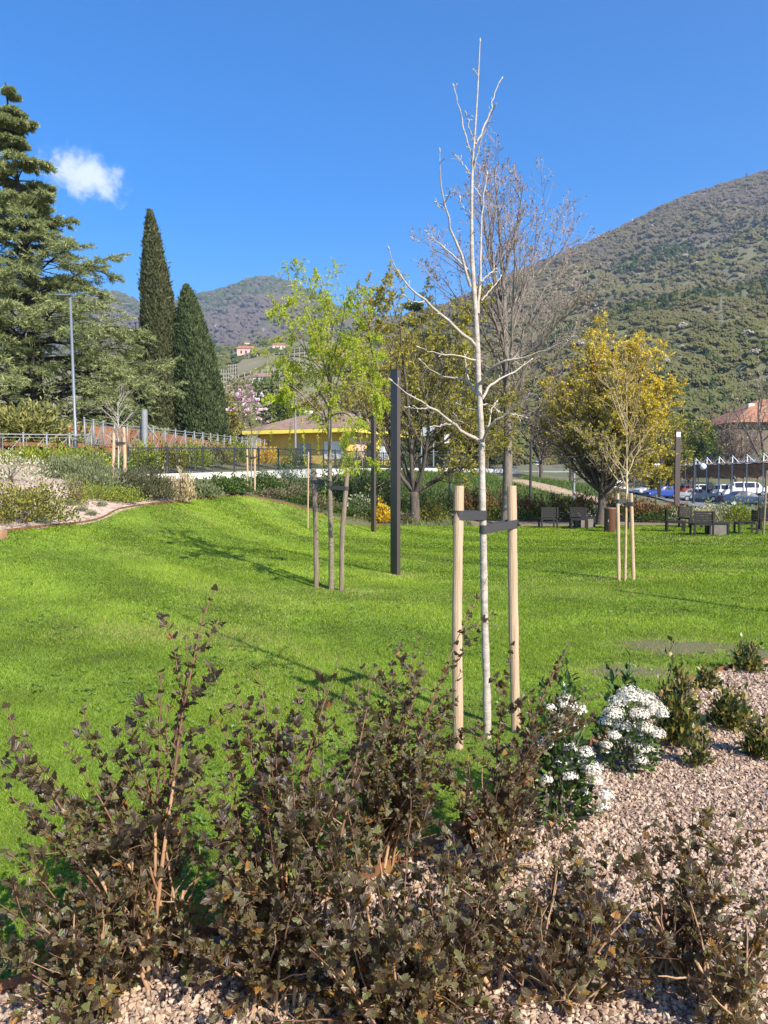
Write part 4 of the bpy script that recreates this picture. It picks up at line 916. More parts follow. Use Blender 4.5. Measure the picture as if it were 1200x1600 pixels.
conifer('dark_conifer', 'pointed dark conifer rising behind the budding tree', G(640, 0, 92), P(648, 458, 92), [(0, 4.0), (.5, 3.0), (.8, 1.8), (1, .4)], 50, CYP2, .5, 4, nsec=9, ntuft=7)

def cypress(label, pxb, pxt, pyt, Y, rad, mat, n, seed):
    base = G(pxb, 0, Y); top = P(pxt, pyt, Y); H = top[2] - base[2]; t = thing('cypress_tree', label, 'tree', base)
    MB().rod([base - (0, 0, .3), base + (top - base) * .5, base + (top - base) * .93], [.24, .14, .03], 8).build('trunk', BARKD, t)
    zf = 1 - RNG.random(n) ** .75 * .995; zf = np.clip(zf, .02, 1)
    zf = RNG.random(n); prof_ = np.interp(zf, [0, .06, .2, .45, .7, .88, .96, 1], [.80, .95, 1, .90, .66, .36, .17, .03]) * rad
    keep = RNG.random(n) < (prof_ / rad) * .9 + .1; zf, prof_ = zf[keep], prof_[keep]; n = len(zf)
    a = RNG.random(n) * 2 * math.pi
    lump = 1 + .07 * np.sin(a * 5 + zf * 21) + .07 * np.sin(a * 9 - zf * 47 + 1) + .07 * np.sin(zf * 120 + a * 3) * np.sin(a * 13 + zf * 31)
    r = prof_ * lump * (1 - .30 * RNG.random(n) ** 2.2) + .16 * np.maximum(RNG.normal(size=n) - 1.0, 0)
    ctr = base[None] + (top - base)[None] * zf[:, None]; out_ = np.stack([np.cos(a), np.sin(a), np.zeros(n)], -1)
    pos = ctr + out_ * r[:, None]; d = nrm(out_ * (.45 + .3 * RNG.random((n, 1))) + np.array([0, 0, 1.0]) + RNG.normal(size=(n, 3)) * .35)
    # stray sprigs that break the outline
    cl = np.sin(a * 7 + zf * 60) * np.cos(a * 4 - zf * 33)
    col = np.clip(.45 + .18 * cl + .2 * RNG.normal(size=n), 0, 1)
    m = MB().leaves(pos, d, out_ + rdir(n) * .6, .25 * (.5 + .9 * RNG.random(n)), np.array([(-.2, 0, 0), (.2, 0, 0), (.13, .6, .05), (0, 1, 0), (-.13, .6, .05)]), np.array([(0, 1, 2, 3, 4)]), 0, col)
    zz = np.linspace(0, .98, 30); V = []
    for z_ in zz:
        rr = np.interp(z_, [0, .06, .2, .45, .7, .88, .96, 1], [.80, .95, 1, .90, .66, .36, .17, .03]) * rad * .70; cc = base + (top - base) * z_
        for k in range(14): V.append(cc + (rr * math.cos(k * math.pi / 7), rr * math.sin(k * math.pi / 7), 0))
    m.add(V, [(i * 14 + k, i * 14 + (k + 1) % 14, (i + 1) * 14 + (k + 1) % 14, (i + 1) * 14 + k) for i in range(29) for k in range(14)], 0, .12)
    m.build('crown', mat, t)
cypress('tall slim brownish green cypress beside the cedar', 265, 234, 330, 66, 1.68, CYP, 85000, 1)
cypress('shorter broader dark green cypress right of the tall one', 322, 291, 447, 66, 2.05, CYP2, 85000, 2)

def broad(name, label, base, H, limbs, spec, bark, twig, leafmat=None, nleaf=0, leaf=.08, group=None, trunkh=.25, r0=.2, cat='tree', lv=LF_V, lf=LF_F, leaft=(.3, 1), leafsel=None, colf=None, lean=(0, 0), hang=0, twigr=.006):
    """trunk > limbs > branches > twigs; spec = list of grow() settings for the levels after the limbs."""
    base = np.array(base, float); t = thing(name, label, cat, base, group); th = H * trunkh
    tr = poly([base - (0, 0, .2), base + (lean[0] * .4 + .04, 0, th * .5), base + (lean[0], lean[1], th)], 8)
    w = MB().rod(tr, np.r_[r0 * 1.35, r0 * 1.1, np.linspace(r0, r0 * .85, 6)], 10)
    lims = []; 
    for (az, el, ln, bend) in limbs:
        d = np.array([math.cos(R(az)) * math.cos(R(el)), math.sin(R(az)) * math.cos(R(el)), math.sin(R(el))]); p = tr[-1] - (0, 0, th * .12 * RNG.random()); q = [p]
        for k in range(9):
            d = nrm(d + RNG.normal(size=3) * .09 + np.array([0, 0, bend / 9])); p = p + d * ln / 9; q.append(p)
        lims.append(q)
    Bp = np.array(lims); nl = len(limbs); Rp = (r0 * .5 * (np.array([l[2] for l in limbs]) / max(l[2] for l in limbs)) ** .6)[:, None] * np.linspace(1, .16, 10)[None]
    w.tubes(Bp, Rp, 7); cr = MB(); lv_all = [(Bp, Rp)]
    for i, sp in enumerate(spec):
        sp = dict(sp); src = lv_all[-1]
        if sp.pop('all', False):
            pass
        Bn, Rn = grow(src[0], src[1], **sp); Rn = np.maximum(Rn, twigr * (.8 if i == len(spec) - 1 else 1.0))
        (w if i == 0 else cr).tubes(Bn, Rn, 5 if i == 0 else 3, 0 if i == 0 else 1); lv_all.append((Bn, Rn))
    w.build('trunk', bark, t, smooth=True)
    if nleaf:
        pos, dr, tt = along(lv_all[-1][0], nleaf, *leaft); n = len(pos)
        keep = np.ones(n, bool) if leafsel is None else leafsel(pos - base)
        pos, dr, tt = pos[keep], dr[keep], tt[keep]; n = len(pos)
        d = nrm(dr * .5 + rdir(n) * .9 + np.array([0, 0, -hang])); col = RNG.random(n) if colf is None else colf(pos - base)
        cr.leaves(pos + RNG.normal(size=pos.shape) * leaf * .3, d, rdir(n) + (0, 0, .6), leaf * (.55 + .8 * RNG.random(n)), lv, lf, 0, col)
    if cr.n: cr.build('crown', [leafmat or twig, twig], t)
    return t
def ring(n, el, ln, bend, a0=0, jit=12):
    return [(a0 + 360 * k / n + RNG.uniform(-jit, jit), el + RNG.uniform(-8, 8), ln * RNG.uniform(.85, 1.12), bend) for k in range(n)]
OLV = M('oliveleaf', ramp=[(.14, .14, .025), (.27, .25, .035), (.42, .36, .05), (.50, .42, .08)], rough=.6, trans=.4)
GLD = M('goldleaf', ramp=[(.15, .15, .03), (.28, .26, .04), (.56, .45, .045), (.72, .54, .05), (.80, .62, .11)], rough=.6, trans=.4)
GRNL = M('greenleaf', ramp=[(.04, .075, .015), (.09, .15, .025), (.16, .22, .035), (.26, .30, .05)], rough=.55, trans=.4)
BRNB = M('brownbud', ramp=[(.12, .075, .05), (.22, .15, .10), (.35, .26, .19), (.42, .33, .25)], rough=.8, trans=.2)
WIL = M('willowleaf', ramp=[(.20, .26, .015), (.37, .45, .02), (.52, .60, .035), (.66, .68, .10)], rough=.5, trans=.5)

# budding tree with a low fork behind the dark lamp column
b = G(647, 0, 30.5)
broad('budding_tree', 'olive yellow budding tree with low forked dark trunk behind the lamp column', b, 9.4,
      [(100, 76, 8.0, .25), (20, 68, 7.4, .5), (165, 66, 7.6, .5), (250, 70, 7.3, .4), (180, 78, 7.8, .2), (300, 55, 6.0, .7), (60, 55, 6.2, .7), (205, 50, 6.0, .8), (340, 38, 5.0, .5), (135, 52, 6.4, .7), (0, 30, 3.9, .25)],
      [dict(n=9, t0=.15, t1=.97, a0=25, a1=55, l0=.25, l1=.48, K=6, up=.5, wander=.12), dict(n=7, t0=.2, t1=1, a0=25, a1=60, l0=.3, l1=.6, K=4, up=.3, wander=.15), dict(n=3, t0=.3, t1=1, a0=20, a1=60, l0=.3, l1=.6, K=3)],
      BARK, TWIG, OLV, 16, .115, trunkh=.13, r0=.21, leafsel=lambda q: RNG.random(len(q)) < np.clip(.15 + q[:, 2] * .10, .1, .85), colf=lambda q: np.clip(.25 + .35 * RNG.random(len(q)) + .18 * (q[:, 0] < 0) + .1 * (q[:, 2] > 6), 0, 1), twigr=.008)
# tall bare tree
b = G(792, 0, 31)
pts_t = poly([b - (0, 0, .2), b + (.05, 0, 3), P(791, 560, 31), P(786, 430, 31), P(776, 300, 31.2), P(772, 262, 31)], 20)
t = thing('bare_tree', 'tall dark bare tree with fine pinkish twigs behind the silver sapling', 'tree', b)
w = MB().tubes(pts_t[None], np.r_[.27, .22, np.linspace(.20, .025, 18)][None], 10); BP = []; 
for (pxs, y0) in ([[(790, 690), (806, 640), (838, 600), (868, 560), (890, 520)], 0], [[(790, 640), (812, 590), (850, 530), (885, 490), (905, 455)], -1.2], [[(789, 600), (812, 540), (840, 470), (868, 420), (900, 395)], 1.0],
                      [[(788, 560), (806, 500), (822, 440), (846, 360), (858, 322)], .4], [[(789, 590), (770, 540), (738, 500), (706, 455), (685, 425)], .8], [[(788, 540), (765, 480), (738, 430), (705, 400), (675, 388)], -.9],
                      [[(786, 470), (765, 410), (755, 340), (748, 300), (746, 270)], 1.3], [[(786, 440), (800, 380), (812, 330), (816, 300), (818, 286)], -1.0], [[(790, 660), (815, 650), (845, 640), (875, 640), (905, 628)], 1.6], [[(790, 620), (760, 600), (730, 590), (700, 560), (680, 545)], 2.0],
                      [[(789, 610), (800, 560), (800, 480), (806, 400), (803, 350)], -2.2], [[(788, 520), (775, 470), (770, 400), (764, 340), (760, 300)], -1.6], [[(787, 500), (815, 450), (850, 420), (880, 385), (905, 372)], 2.2], [[(789, 570), (840, 545), (872, 500), (905, 478), (925, 470)], -2.0]):
    BP.append(poly([P(px, py, 31 + y0 * k / 4) for k, (px, py) in enumerate(pxs)], 10))
BP = np.array(BP); RP = np.linspace(.065, .013, 10)[None].repeat(len(BP), 0); w.tubes(BP, RP, 6)
B2, R2 = grow(BP, RP, 9, .15, 1, 20, 50, .28, .5, 6, up=.55, wander=.12, rmul=.6, rmin=.008)
Bt, Rt = grow(pts_t[None, 6:], np.linspace(.12, .02, 14)[None], 24, .1, 1, 25, 55, 1.0, 2.0, 6, up=.5, abslen=True, rmul=.4, rmin=.008)
w.tubes(B2, R2, 5); w.tubes(Bt, Rt, 5); w.build('trunk', M('barkmid', (.19, .155, .125), .95, var=.4, scale=9, stretch=(1, 1, .25), bump=.8, bscale=30), t, smooth=True)
Bq = np.concatenate([B2, Bt]); Rq = np.concatenate([R2, Rt]); B3, R3 = grow(Bq, Rq, 8, .2, 1, 20, 55, .3, .6, 5, up=.35, wander=.16, rmin=.0055)
B4, R4 = grow(B3, R3, 3, .3, 1, 20, 55, .3, .6, 4, up=.2, wander=.2, rmin=.0042)
cr = MB().tubes(B3, R3, 3, 1).tubes(B4, R4, 3, 1); pos, d, tt = along(B4, 3, .4, 1); n = len(pos)
cr.leaves(pos, d + rdir(n), rdir(n), .07 * (.6 + .8 * RNG.random(n)), LF_V, LF_F, 0); cr.build('crown', [M('pinkbud', ramp=[(.15, .09, .075), (.27, .18, .15), (.42, .31, .26), (.5, .42, .33)], rough=.8, trans=.2), TWIGP], t)
# golden tree
b = G(938, 0, 31)
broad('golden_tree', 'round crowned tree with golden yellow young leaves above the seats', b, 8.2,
      ring(6, 70, 5.1, .4, 10) + ring(8, 50, 4.4, .9, 40) + ring(6, 24, 3.4, .6, 0) + [(85, 84, 5.4, 0), (265, 80, 5.3, 0), (0, 64, 4.7, .3), (185, 60, 4.7, .4)],
      [dict(n=9, t0=.15, t1=.97, a0=25, a1=55, l0=.28, l1=.5, K=6, up=.6, wander=.12), dict(n=8, t0=.2, t1=1, a0=25, a1=60, l0=.35, l1=.65, K=4, up=.3, wander=.15), dict(n=3, t0=.2, t1=1, a0=25, a1=60, l0=.35, l1=.6, K=3)],
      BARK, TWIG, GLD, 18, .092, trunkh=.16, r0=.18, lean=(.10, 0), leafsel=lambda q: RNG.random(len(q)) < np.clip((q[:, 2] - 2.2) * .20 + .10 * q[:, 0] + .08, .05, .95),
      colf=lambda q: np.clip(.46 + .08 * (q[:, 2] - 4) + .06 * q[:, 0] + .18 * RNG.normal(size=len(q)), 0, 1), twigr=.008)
# weeping young tree (yellow green), tied to two rough stakes
b = G(517, 921); Yw = b[1]
t = thing('weeping_sapling', 'slender young tree with drooping bright yellow green shoots tied between rough stakes', 'tree', b)
tr = poly([b - (0, 0, .1), P(518, 850, Yw), P(515, 760, Yw), P(516, 680, Yw), P(513, 600, Yw), P(515, 520, Yw), P(508, 470, Yw), P(500, 440, Yw)], 20)
w = MB().tubes(tr[None], np.r_[np.linspace(.052, .035, 10), np.linspace(.033, .006, 10)][None], 9); BP = []
for pxs, y0 in ([[(516, 690), (505, 640), (490, 590), (470, 540), (455, 500), (440, 440), (422, 425)], .3], [[(515, 640), (530, 590), (548, 545), (565, 520), (590, 512)], -.4], [[(515, 600), (495, 540), (480, 490), (465, 455), (440, 470), (410, 478)], -.3],
                [[(514, 560), (525, 510), (520, 470), (500, 445), (488, 438)], .4], [[(514, 620), (545, 610), (575, 590), (600, 600), (610, 640)], .5], [[(516, 660), (480, 630), (450, 600), (430, 590), (420, 620)], -.5], [[(515, 580), (545, 545), (570, 530), (585, 560), (590, 600)], .8],
                [[(515, 640), (490, 600), (460, 570), (440, 550), (425, 560)], .8], [[(516, 650), (540, 640), (560, 650), (572, 690), (575, 730)], -.8], [[(516, 610), (520, 560), (540, 500), (545, 480), (540, 460)], -.9], [[(515, 590), (480, 560), (450, 520), (440, 500), (425, 505)], 1.0]):
    BP.append(poly([P(px, py, Yw + y0 * k / (len(pxs) - 1) * 1.6) for k, (px, py) in enumerate(pxs)], 9))
BP = np.array(BP); BP[..., 0] = b[0] + (BP[..., 0] - b[0]) * .88; RP = np.linspace(.017, .004, 9)[None].repeat(len(BP), 0); w.tubes(BP, RP, 6); w.build('trunk', M('greybark', (.27, .225, .15), .85, var=.5, scale=16, stretch=(1, 1, 2.5), bump=.4, bscale=40, var2=(.13, .10, .065)), t, smooth=True)
tp = tr[None, 8:]; Bt, Rt = grow(tp, np.linspace(.02, .006, 12)[None], 13, .1, 1, 30, 60, .4, .8, 6, up=.1, abslen=True, rmin=.003)
B2, R2 = grow(BP, RP, 7, .2, 1, 30, 70, .22, .45, 6, up=-.4, wander=.12, rmin=.003)
Bq = np.concatenate([B2, Bt]); Rq = np.concatenate([R2, Rt]); B3, R3 = grow(Bq, Rq, 15, .15, 1, 30, 80, .25, .5, 7, up=-1.7, wander=.12, rmin=.002, abslen=False)
# a few very long hanging shoots
H0 = np.array([P(500, 640, Yw - .5), P(470, 640, Yw - .6), P(590, 610, Yw), P(430, 610, Yw + .4), P(545, 660, Yw - .3), P(455, 660, Yw + .5)]); Lh = [1.55, .9, 1.0, .9, .8, .7]
hp = []
for s_, l_ in zip(H0, Lh):
    q = [s_]; d = np.array([RNG.normal() * .3, RNG.normal() * .3, -.6])
    for k in range(9): d = nrm(d + (0, 0, -.5) + RNG.normal(size=3) * .08); q.append(q[-1] + d * l_ / 9)
    hp.append(q)
hp = np.array(hp); cr = MB().tubes(Bq, Rq, 4, 1).tubes(B3, R3, 3, 1).tubes(hp, np.full(hp.shape[:2], .0025), 3, 1)
for src, nn_ in ((B3, 24), (Bq, 16), (hp, 90)):
    pos, d, tt = along(src, nn_, .1, 1); n = len(pos)
    cr.leaves(pos, nrm(d * .6 + rdir(n) * .8 + (0, 0, -.25)), rdir(n), .044 * (.5 + .8 * RNG.random(n)), np.array([(0, 0, 0), (-.16, .45, .05), (0, 1, -.05), (.16, .45, .05)]), LF_F, 0)
cr.build('crown', [WIL, M('willowtwig', (.30, .26, .06), .7)], t)

# silver barked sapling in the foreground, every branch where the photo has it
Yt = 5.62
b = G(762, 0, Yt); t = thing('silver_sapling', 'tall leafless young tree with silvery bark tied between two new pale stakes', 'tree', b)
TP = [(762, 1180), (760, 1050), (758, 1000), (756, 900), (755, 830), (754, 797), (753, 733), (753, 683), (750, 633), (747, 583), (746, 533), (743, 483), (737, 400), (737, 350), (737, 283), (739, 250), (742, 210), (747, 130), (750, 65)]
tr = poly([P(px, py, Yt) for px, py in TP], 60); rt = np.interp(np.linspace(0, 1, 60), [0, .3, .5, .62, .75, .87, 1], [.031, .026, .0215, .0185, .0125, .0075, .0035])
rt = rt * (1 + .05 * np.sin(np.arange(60) * 2.3) + .05 * RNG.normal(size=60))
w = MB().tubes(tr[None], rt[None], 12)
BR = [([(738, 248), (728, 215), (718, 170), (709, 135)], .12, 3.0), ([(739, 265), (750, 223), (767, 183), (773, 167)], -.1, 3.2), ([(743, 226), (760, 190), (773, 147), (784, 123)], .15, 3.2), ([(738, 213), (732, 197), (728, 178)], -.05, 2.2), ([(735, 273), (723, 257), (709, 240)], .06, 2.2),
      ([(735, 448), (720, 400), (703, 350), (693, 320), (688, 283), (687, 237)], -.2, 5), ([(693, 320), (698, 312), (703, 300)], -.2, 2.4), ([(694, 326), (686, 321), (680, 316)], -.18, 2.0), ([(731, 422), (714, 405), (697, 390), (681, 378), (667, 363)], .1, 3.8), ([(747, 490), (750, 440), (752, 367), (755, 310), (761, 272)], .12, 5),
      ([(752, 308), (744, 297), (739, 290)], .1, 2), ([(737, 345), (726, 330), (719, 310)], .05, 2.2), ([(752, 470), (768, 452), (782, 432)], .2, 2.6), ([(751, 440), (765, 428), (775, 420)], .1, 2.2),
      ([(744, 542), (730, 528), (715, 515), (690, 490), (667, 472), (647, 457), (625, 430), (612, 413), (608, 390)], -.25, 6.2), ([(667, 472), (645, 472), (632, 462)], -.2, 2.4), ([(748, 622), (737, 606), (733, 594), (693, 590), (673, 580), (657, 563)], .2, 4.4), ([(733, 594), (728, 570), (726, 555)], .2, 2.6), ([(745, 563), (723, 557), (690, 554), (655, 543)], -.1, 3.2),
      ([(749, 690), (731, 681), (713, 667), (690, 647), (667, 632), (640, 618), (612, 595)], -.35, 6.6), ([(704, 663), (690, 664), (673, 667)], -.3, 3.0), ([(672, 637), (655, 640), (640, 636)], -.3, 2.6), ([(713, 667), (712, 655), (712, 650)], -.25, 2.2),
      ([(752, 625), (760, 610), (773, 597), (807, 580), (830, 562)], .3, 5), ([(751, 600), (757, 588), (767, 573), (787, 563), (833, 555), (863, 543), (893, 527)], -.3, 5.2), ([(755, 692), (759, 676), (763, 667), (790, 647), (813, 630), (830, 617)], -.25, 4.6), ([(762, 668), (768, 640), (776, 628)], .1, 3.0), ([(790, 647), (805, 648), (820, 652)], .0, 2.4), ([(752, 632), (765, 632), (778, 642)], .0, 2.4), ([(748, 640), (728, 640), (716, 628)], .1, 2.6)]
bud = []
for pxs, dy, rp in BR:
    k = len(pxs); q = poly([P(px, py, Yt + dy * i / (k - 1) * 1.5) for i, (px, py) in enumerate(pxs)], 14)
    q[1:-1] += RNG.normal(size=(12, 3)) * .004
    w.tubes(q[None], np.linspace(rp * .0023, .0026, 14)[None], 7); bud.append(q)
Bk = np.array(bud); Bs, Rs = grow(Bk, np.full(Bk.shape[:2], .0032), 3, .35, .95, 30, 60, .02, .05, 3, abslen=True, rmul=.9, rtip=.7)
w.tubes(Bs, Rs, 5); Bs2, Rs2 = grow(tr[None, 40:], np.full((1, 20), .0035), 9, .1, .97, 40, 70, .02, .05, 3, abslen=True, rmul=.9, rtip=.7); w.tubes(Bs2, Rs2, 5)
m = w
tips = np.concatenate([Bk[:, -1], Bs[:, -1], Bs2[:, -1], tr[-1:]]); td = nrm(np.concatenate([Bk[:, -1] - Bk[:, -3], Bs[:, -1] - Bs[:, 0], Bs2[:, -1] - Bs2[:, 0], tr[-1:] - tr[-3:-2]]))
sc = np.r_[np.full(len(Bk), .017), np.full(len(Bs) + len(Bs2), .010), [.017]]
for p, d, s_ in zip(tips, td, sc): m.tubes(np.array([[p - d * s_ * .3, p + d * s_ * .6, p + d * s_ * 1.7]]), np.array([[.3 * s_, .42 * s_, .05 * s_]]), 6, 1)

w.build('trunk', [SILV, M('budgrey', (.42, .38, .30), .7)], t, smooth=True)
# stakes and ties
PINE = M('pinestake', (.62, .45, .30), .8, var=.55, scale=6, stretch=(16, 16, .45), bump=.4, bscale=24, var2=(.40, .255, .14)); OLDW = M('oldstake', (.30, .22, .15), .9, var=.5, scale=7, stretch=(5, 5, .5), bump=.4, bscale=30, var2=(.13, .10, .075))
RUB = M('rubberstrap', (.045, .042, .042), .55, bump=.15, bscale=50)
def stake(px0, py0, px1, py1, Y, r, mat, label, name='tree_stake', group=None):
    a = P(px0, py0, Y); b = P(px1, py1, Y); a = a - (b - a) * .05; n = 14; q = poly([a, (a + b) / 2 + RNG.normal(size=3) * r * .45, b], n)
    rr = r * (1 + .04 * RNG.normal(size=n)); rr[-1] *= .93
    m = MB().rod(q, rr, 14); o = m.build(name, mat, smooth=False, loc=a); return tag(o, label, 'stake', group)
stake(716.5, 1172, 717, 759, 5.42, .036, PINE, 'new pale round stake left of the silver sapling')
stake(806.5, 1150, 799.5, 759, 5.78, .036, PINE, 'new pale round stake right of the silver sapling')
def tie(mb, c0, r0, c1, r1, hgt, th=.004):
    """A band round two posts: a hull loop of two circles, a real strip with thickness."""
    c0 = np.array(c0, float); c1 = np.array(c1, float); d = c1 - c0; a = math.atan2(d[1], d[0]); pts = []
    for k in range(11): an = a + math.pi / 2 + math.pi * k / 10; pts.append(c0 + (r0 * math.cos(an), r0 * math.sin(an), 0))
    for k in range(11): an = a - math.pi / 2 + math.pi * k / 10; pts.append(c1 + (r1 * math.cos(an), r1 * math.sin(an), 0))
    pts = np.array(pts); n = len(pts); cen = pts.mean(0); V = []
    for p in pts:
        o = p - (c0 if np.linalg.norm(p - c0) < np.linalg.norm(p - c1) else c1); o = nrm(o) * th; o[2] = 0
        V += [p + (0, 0, -hgt / 2), p + (0, 0, hgt / 2), p + o + (0, 0, hgt / 2), p + o + (0, 0, -hgt / 2)]
    mb.add(V, [(4 * k + i, 4 * ((k + 1) % n) + i, 4 * ((k + 1) % n) + (i + 1) % 4, 4 * k + (i + 1) % 4) for k in range(n) for i in range(4)])
m = MB(); tie(m, P(717, 805, 5.42), .0375, P(754, 805, Yt), .027, .068); m.rod([P(709, 805, 5.40), P(706, 805, 5.40)], .012, 8)
tag(m.build('tree_tie', RUB), 'dark rubber strap between the left new stake and the silver sapling', 'tree tie')
m = MB(); tie(m, P(801, 818, 5.78), .0375, P(755.5, 827, Yt), .027, .062); m.rod([P(810, 819, 5.76), P(813, 819, 5.76)], .014, 8)
tag(m.build('tree_tie', RUB), 'dark rubber strap between the right new stake and the silver sapling', 'tree tie')
stake(494, 918, 490, 733, Yw + .1, .042, OLDW, 'weathered knotty stake left of the weeping sapling'); stake(534, 922, 543, 735, Yw - .1, .042, OLDW, 'weathered leaning stake right of the weeping sapling')
m = MB(); tie(m, P(490, 753, Yw + .1), .045, P(516, 754, Yw), .038, .065); tag(m.build('tree_tie', RUB), 'black strap from the left weathered stake to the weeping sapling', 'tree tie')
m = MB(); tie(m, P(541, 763, Yw - .1), .045, P(516, 761, Yw), .038, .065); tag(m.build('tree_tie', RUB), 'black strap from the right weathered stake to the weeping sapling', 'tree tie')
stake(481, 828, 482, 706, 25, .02, PINE, 'thin pale cane behind the weeping sapling')

def sapling(label, px, py, Y, ztop, twigmat, spread, sl, sr, ybot, ytop, r, stm, tiey, leafmat=None, nleaf=0, leaf=.05, trunkmat=BARKL, up=.35, els=(45, 70)):
    b = G(px, 0, Y); t = thing('young_tree', label, 'tree', b); top = P(px, ztop, Y)
    tr = poly([b - (0, 0, .1), (b + top) / 2 + (.02, 0, 0), top], 14); w = MB().tubes(tr[None], np.linspace(.03, .007, 14)[None], 8)
    B1, R1 = grow(tr[None, 5:], np.linspace(.026, .01, 9)[None], 16, .05, 1, 90 - els[1], 90 - els[0], spread * .55, spread, 6, up=up, abslen=True, rmul=.55, rmin=.006); w.tubes(B1, R1, 5); w.build('trunk', trunkmat, t, smooth=True)
    B2, R2 = grow(B1, R1, 6, .25, 1, 20, 50, .3, .55, 5, up=.3, rmin=.0045); B3, R3 = grow(B2, R2, 3, .3, 1, 20, 50, .3, .6, 4, rmin=.0035)
    cr = MB().tubes(B2, R2, 4, 1).tubes(B3, R3, 3, 1)
    if nleaf:
        pos, d, tt = along(B3, nleaf, .5, 1); n = len(pos); cr.leaves(pos, d + rdir(n) * .7, rdir(n), leaf * (.6 + .8 * RNG.random(n)), LF_V, LF_F, 0)
    cr.build('crown', [leafmat or twigmat, twigmat], t)
    if sl is not None:
        for s_, nm in ((sl, 'left'), (sr, 'right')):
            stake(s_[0], ybot, s_[1], ytop, Y - .05, r, stm, f'pale {nm} stake of the ' + label.split(',')[0])
        m = MB(); zt_ = P(px, tiey, Y)[2]
        for s_ in (sl, sr):
            c = P((s_[0] + s_[1]) / 2, tiey, Y - .05); c[2] = zt_; tie(m, c, r * 1.05, (b[0], b[1], zt_), .03, .07); zt_ -= .05
        tag(m.build('tree_tie', RUB), 'dark strap on the ' + label.split(',')[0], 'tree tie')
sapling('tan twigged young tree in front of the golden tree', 979, 0, 14.35, 585, M('tantwig', (.36, .26, .14), .8), 1.15, (967, 965), (990, 986), 905, 771, .032, PINE, 783, trunkmat=M('tanbark', (.44, .33, .18), .85, var=.3, scale=20), els=(40, 65))
sapling('bare white stemmed young tree on the left bank', 184, 0, 21.7, 628, M('paletwig', (.24, .195, .15), .8), .75, (175, 178), (194, 193), 771, 667, .045, PINE, 690, trunkmat=M('whitestem', (.44, .41, .36), .8, var=.2, scale=9))
MAG = M('magnoliapetal', ramp=[(.52, .28, .34), (.70, .45, .50), (.82, .64, .66), (.88, .78, .78)], rough=.5, trans=.35)
b = G(392, 0, 29)
sapling('pink flowering magnolia sapling before the white wall', 392, 0, 29, 612, TWIG, 1.25, (386, 386), (398, 398), 771, 702, .035, PINE, 713, els=(35, 60))
mg = MB(); n = 30; t_ = bpy.data.objects['young_tree.002']
pp = P(388, 640, 29); q = pp + RNG.normal(size=(n, 3)) * np.array([.42, .4, .45]); 
for c in q:
    k = 11; d = rdir(k); d[:, 2] = np.abs(d[:, 2]) * .8 + .1; mg.leaves(np.repeat(c[None], k, 0), d, rdir(k), .14 * (.7 + .6 * RNG.random(k)), np.array([(0, 0, 0), (-.35, .55, .12), (0, 1, .02), (.35, .55, .12)]), LF_F, 0)
mg.build('blossoms', MAG, t_)
t_.name = 'magnolia_tree'; 
# sapling cut off by the right edge
stake(1193, 830, 1198, 735, 25, .035, OLDW, 'weathered thin stake at the right edge beside the seats')

# background trees
SP = [dict(n=7, t0=.2, t1=.97, a0=25, a1=55, l0=.3, l1=.5, K=5, up=.4), dict(n=6, t0=.2, t1=1, a0=25, a1=60, l0=.35, l1=.65, K=4, up=.2), dict(n=3, t0=.2, t1=1, a0=25, a1=60, l0=.4, l1=.7, K=3)]
def bgtree(px, Y, pyt, wpx, label, leafmat, nleaf, leaf, twig=TWIG, name='background_tree', dens=1.0, el=55, tw=.014, trunkh=.15):
    b = G(px, 0, Y); H = P(px, pyt, Y)[2] - b[2]; wd = wpx / F * Y
    ln = H * .62
    return broad(name, label, b, H, ring(5, 70, H * .78, .2, RNG.uniform(0, 90)) + ring(6, el, min(ln, wd * .8), .6, RNG.uniform(0, 90)) + ring(4, 25, wd * .6, .5), SP, BARK, twig, leafmat, nleaf, leaf, group='trees between the lawn and the hill', trunkh=trunkh, r0=H * .02, leafsel=lambda q: RNG.random(len(q)) < dens, twigr=tw)
bgtree(845, 62, 585, 95, 'brown twiggy tree behind the grassy bank, left of the golden tree', BRNB, 2, .14, TWIGD)
bgtree(892, 70, 600, 80, 'olive brown twiggy tree directly behind the golden tree', OLV, 3, .16, TWIGD, dens=.5)
bgtree(1076, 128, 660, 45, 'fresh green tree between the lamp column and the pergola', GRNL, 9, .4)
bgtree(1030, 80, 640, 60, 'yellow green leafy tree right of the golden tree', OLV, 8, .24)
bgtree(1150, 128, 640, 85, 'spreading bare brown tree before the brown building', BRNB, 1, .2, M('twigtan', (.17, .125, .085), .9), tw=.03)
bgtree(1205, 95, 535, 45, 'pale budding tree rising at the right edge', M('palebud', ramp=[(.2, .2, .08), (.35, .34, .15), (.5, .48, .28)], trans=.3), 3, .22)
bgtree(700, 72, 520, 70, 'yellow olive tree right behind the silver sapling', OLV, 7, .2, TWIGD)
bgtree(760, 80, 560, 80, 'brown olive tree behind the tall bare tree', OLV, 4, .22, TWIGD)
bgtree(590, 76, 560, 60, 'twiggy olive tree behind the yellow house', OLV, 4, .2, TWIGD)
bgtree(440, 84, 585, 42, 'green tree just left of the yellow house roof', GRNL, 7, .28)
bgtree(365, 78, 590, 40, 'loose budding tree behind the magnolia', M('palebud'), 5, .22)
bgtree(345, 70, 625, 34, 'low greenish tree beside the shorter cypress', OLV, 5, .2)
bgtree(500, 98, 590, 60, 'olive tree far behind the yellow house', OLV, 6, .3, TWIGD)
bgtree(560, 102, 600, 60, 'brown twiggy tree far behind the yellow house, right side', BRNB, 3, .25, TWIGD)
bgtree(990, 125, 690, 60, 'hazy twiggy tree behind the car row, left end', BRNB, 2, .3, tw=.03)
bgtree(940, 110, 680, 70, 'green brown tree low behind the golden trunk', GRNL, 5, .3)
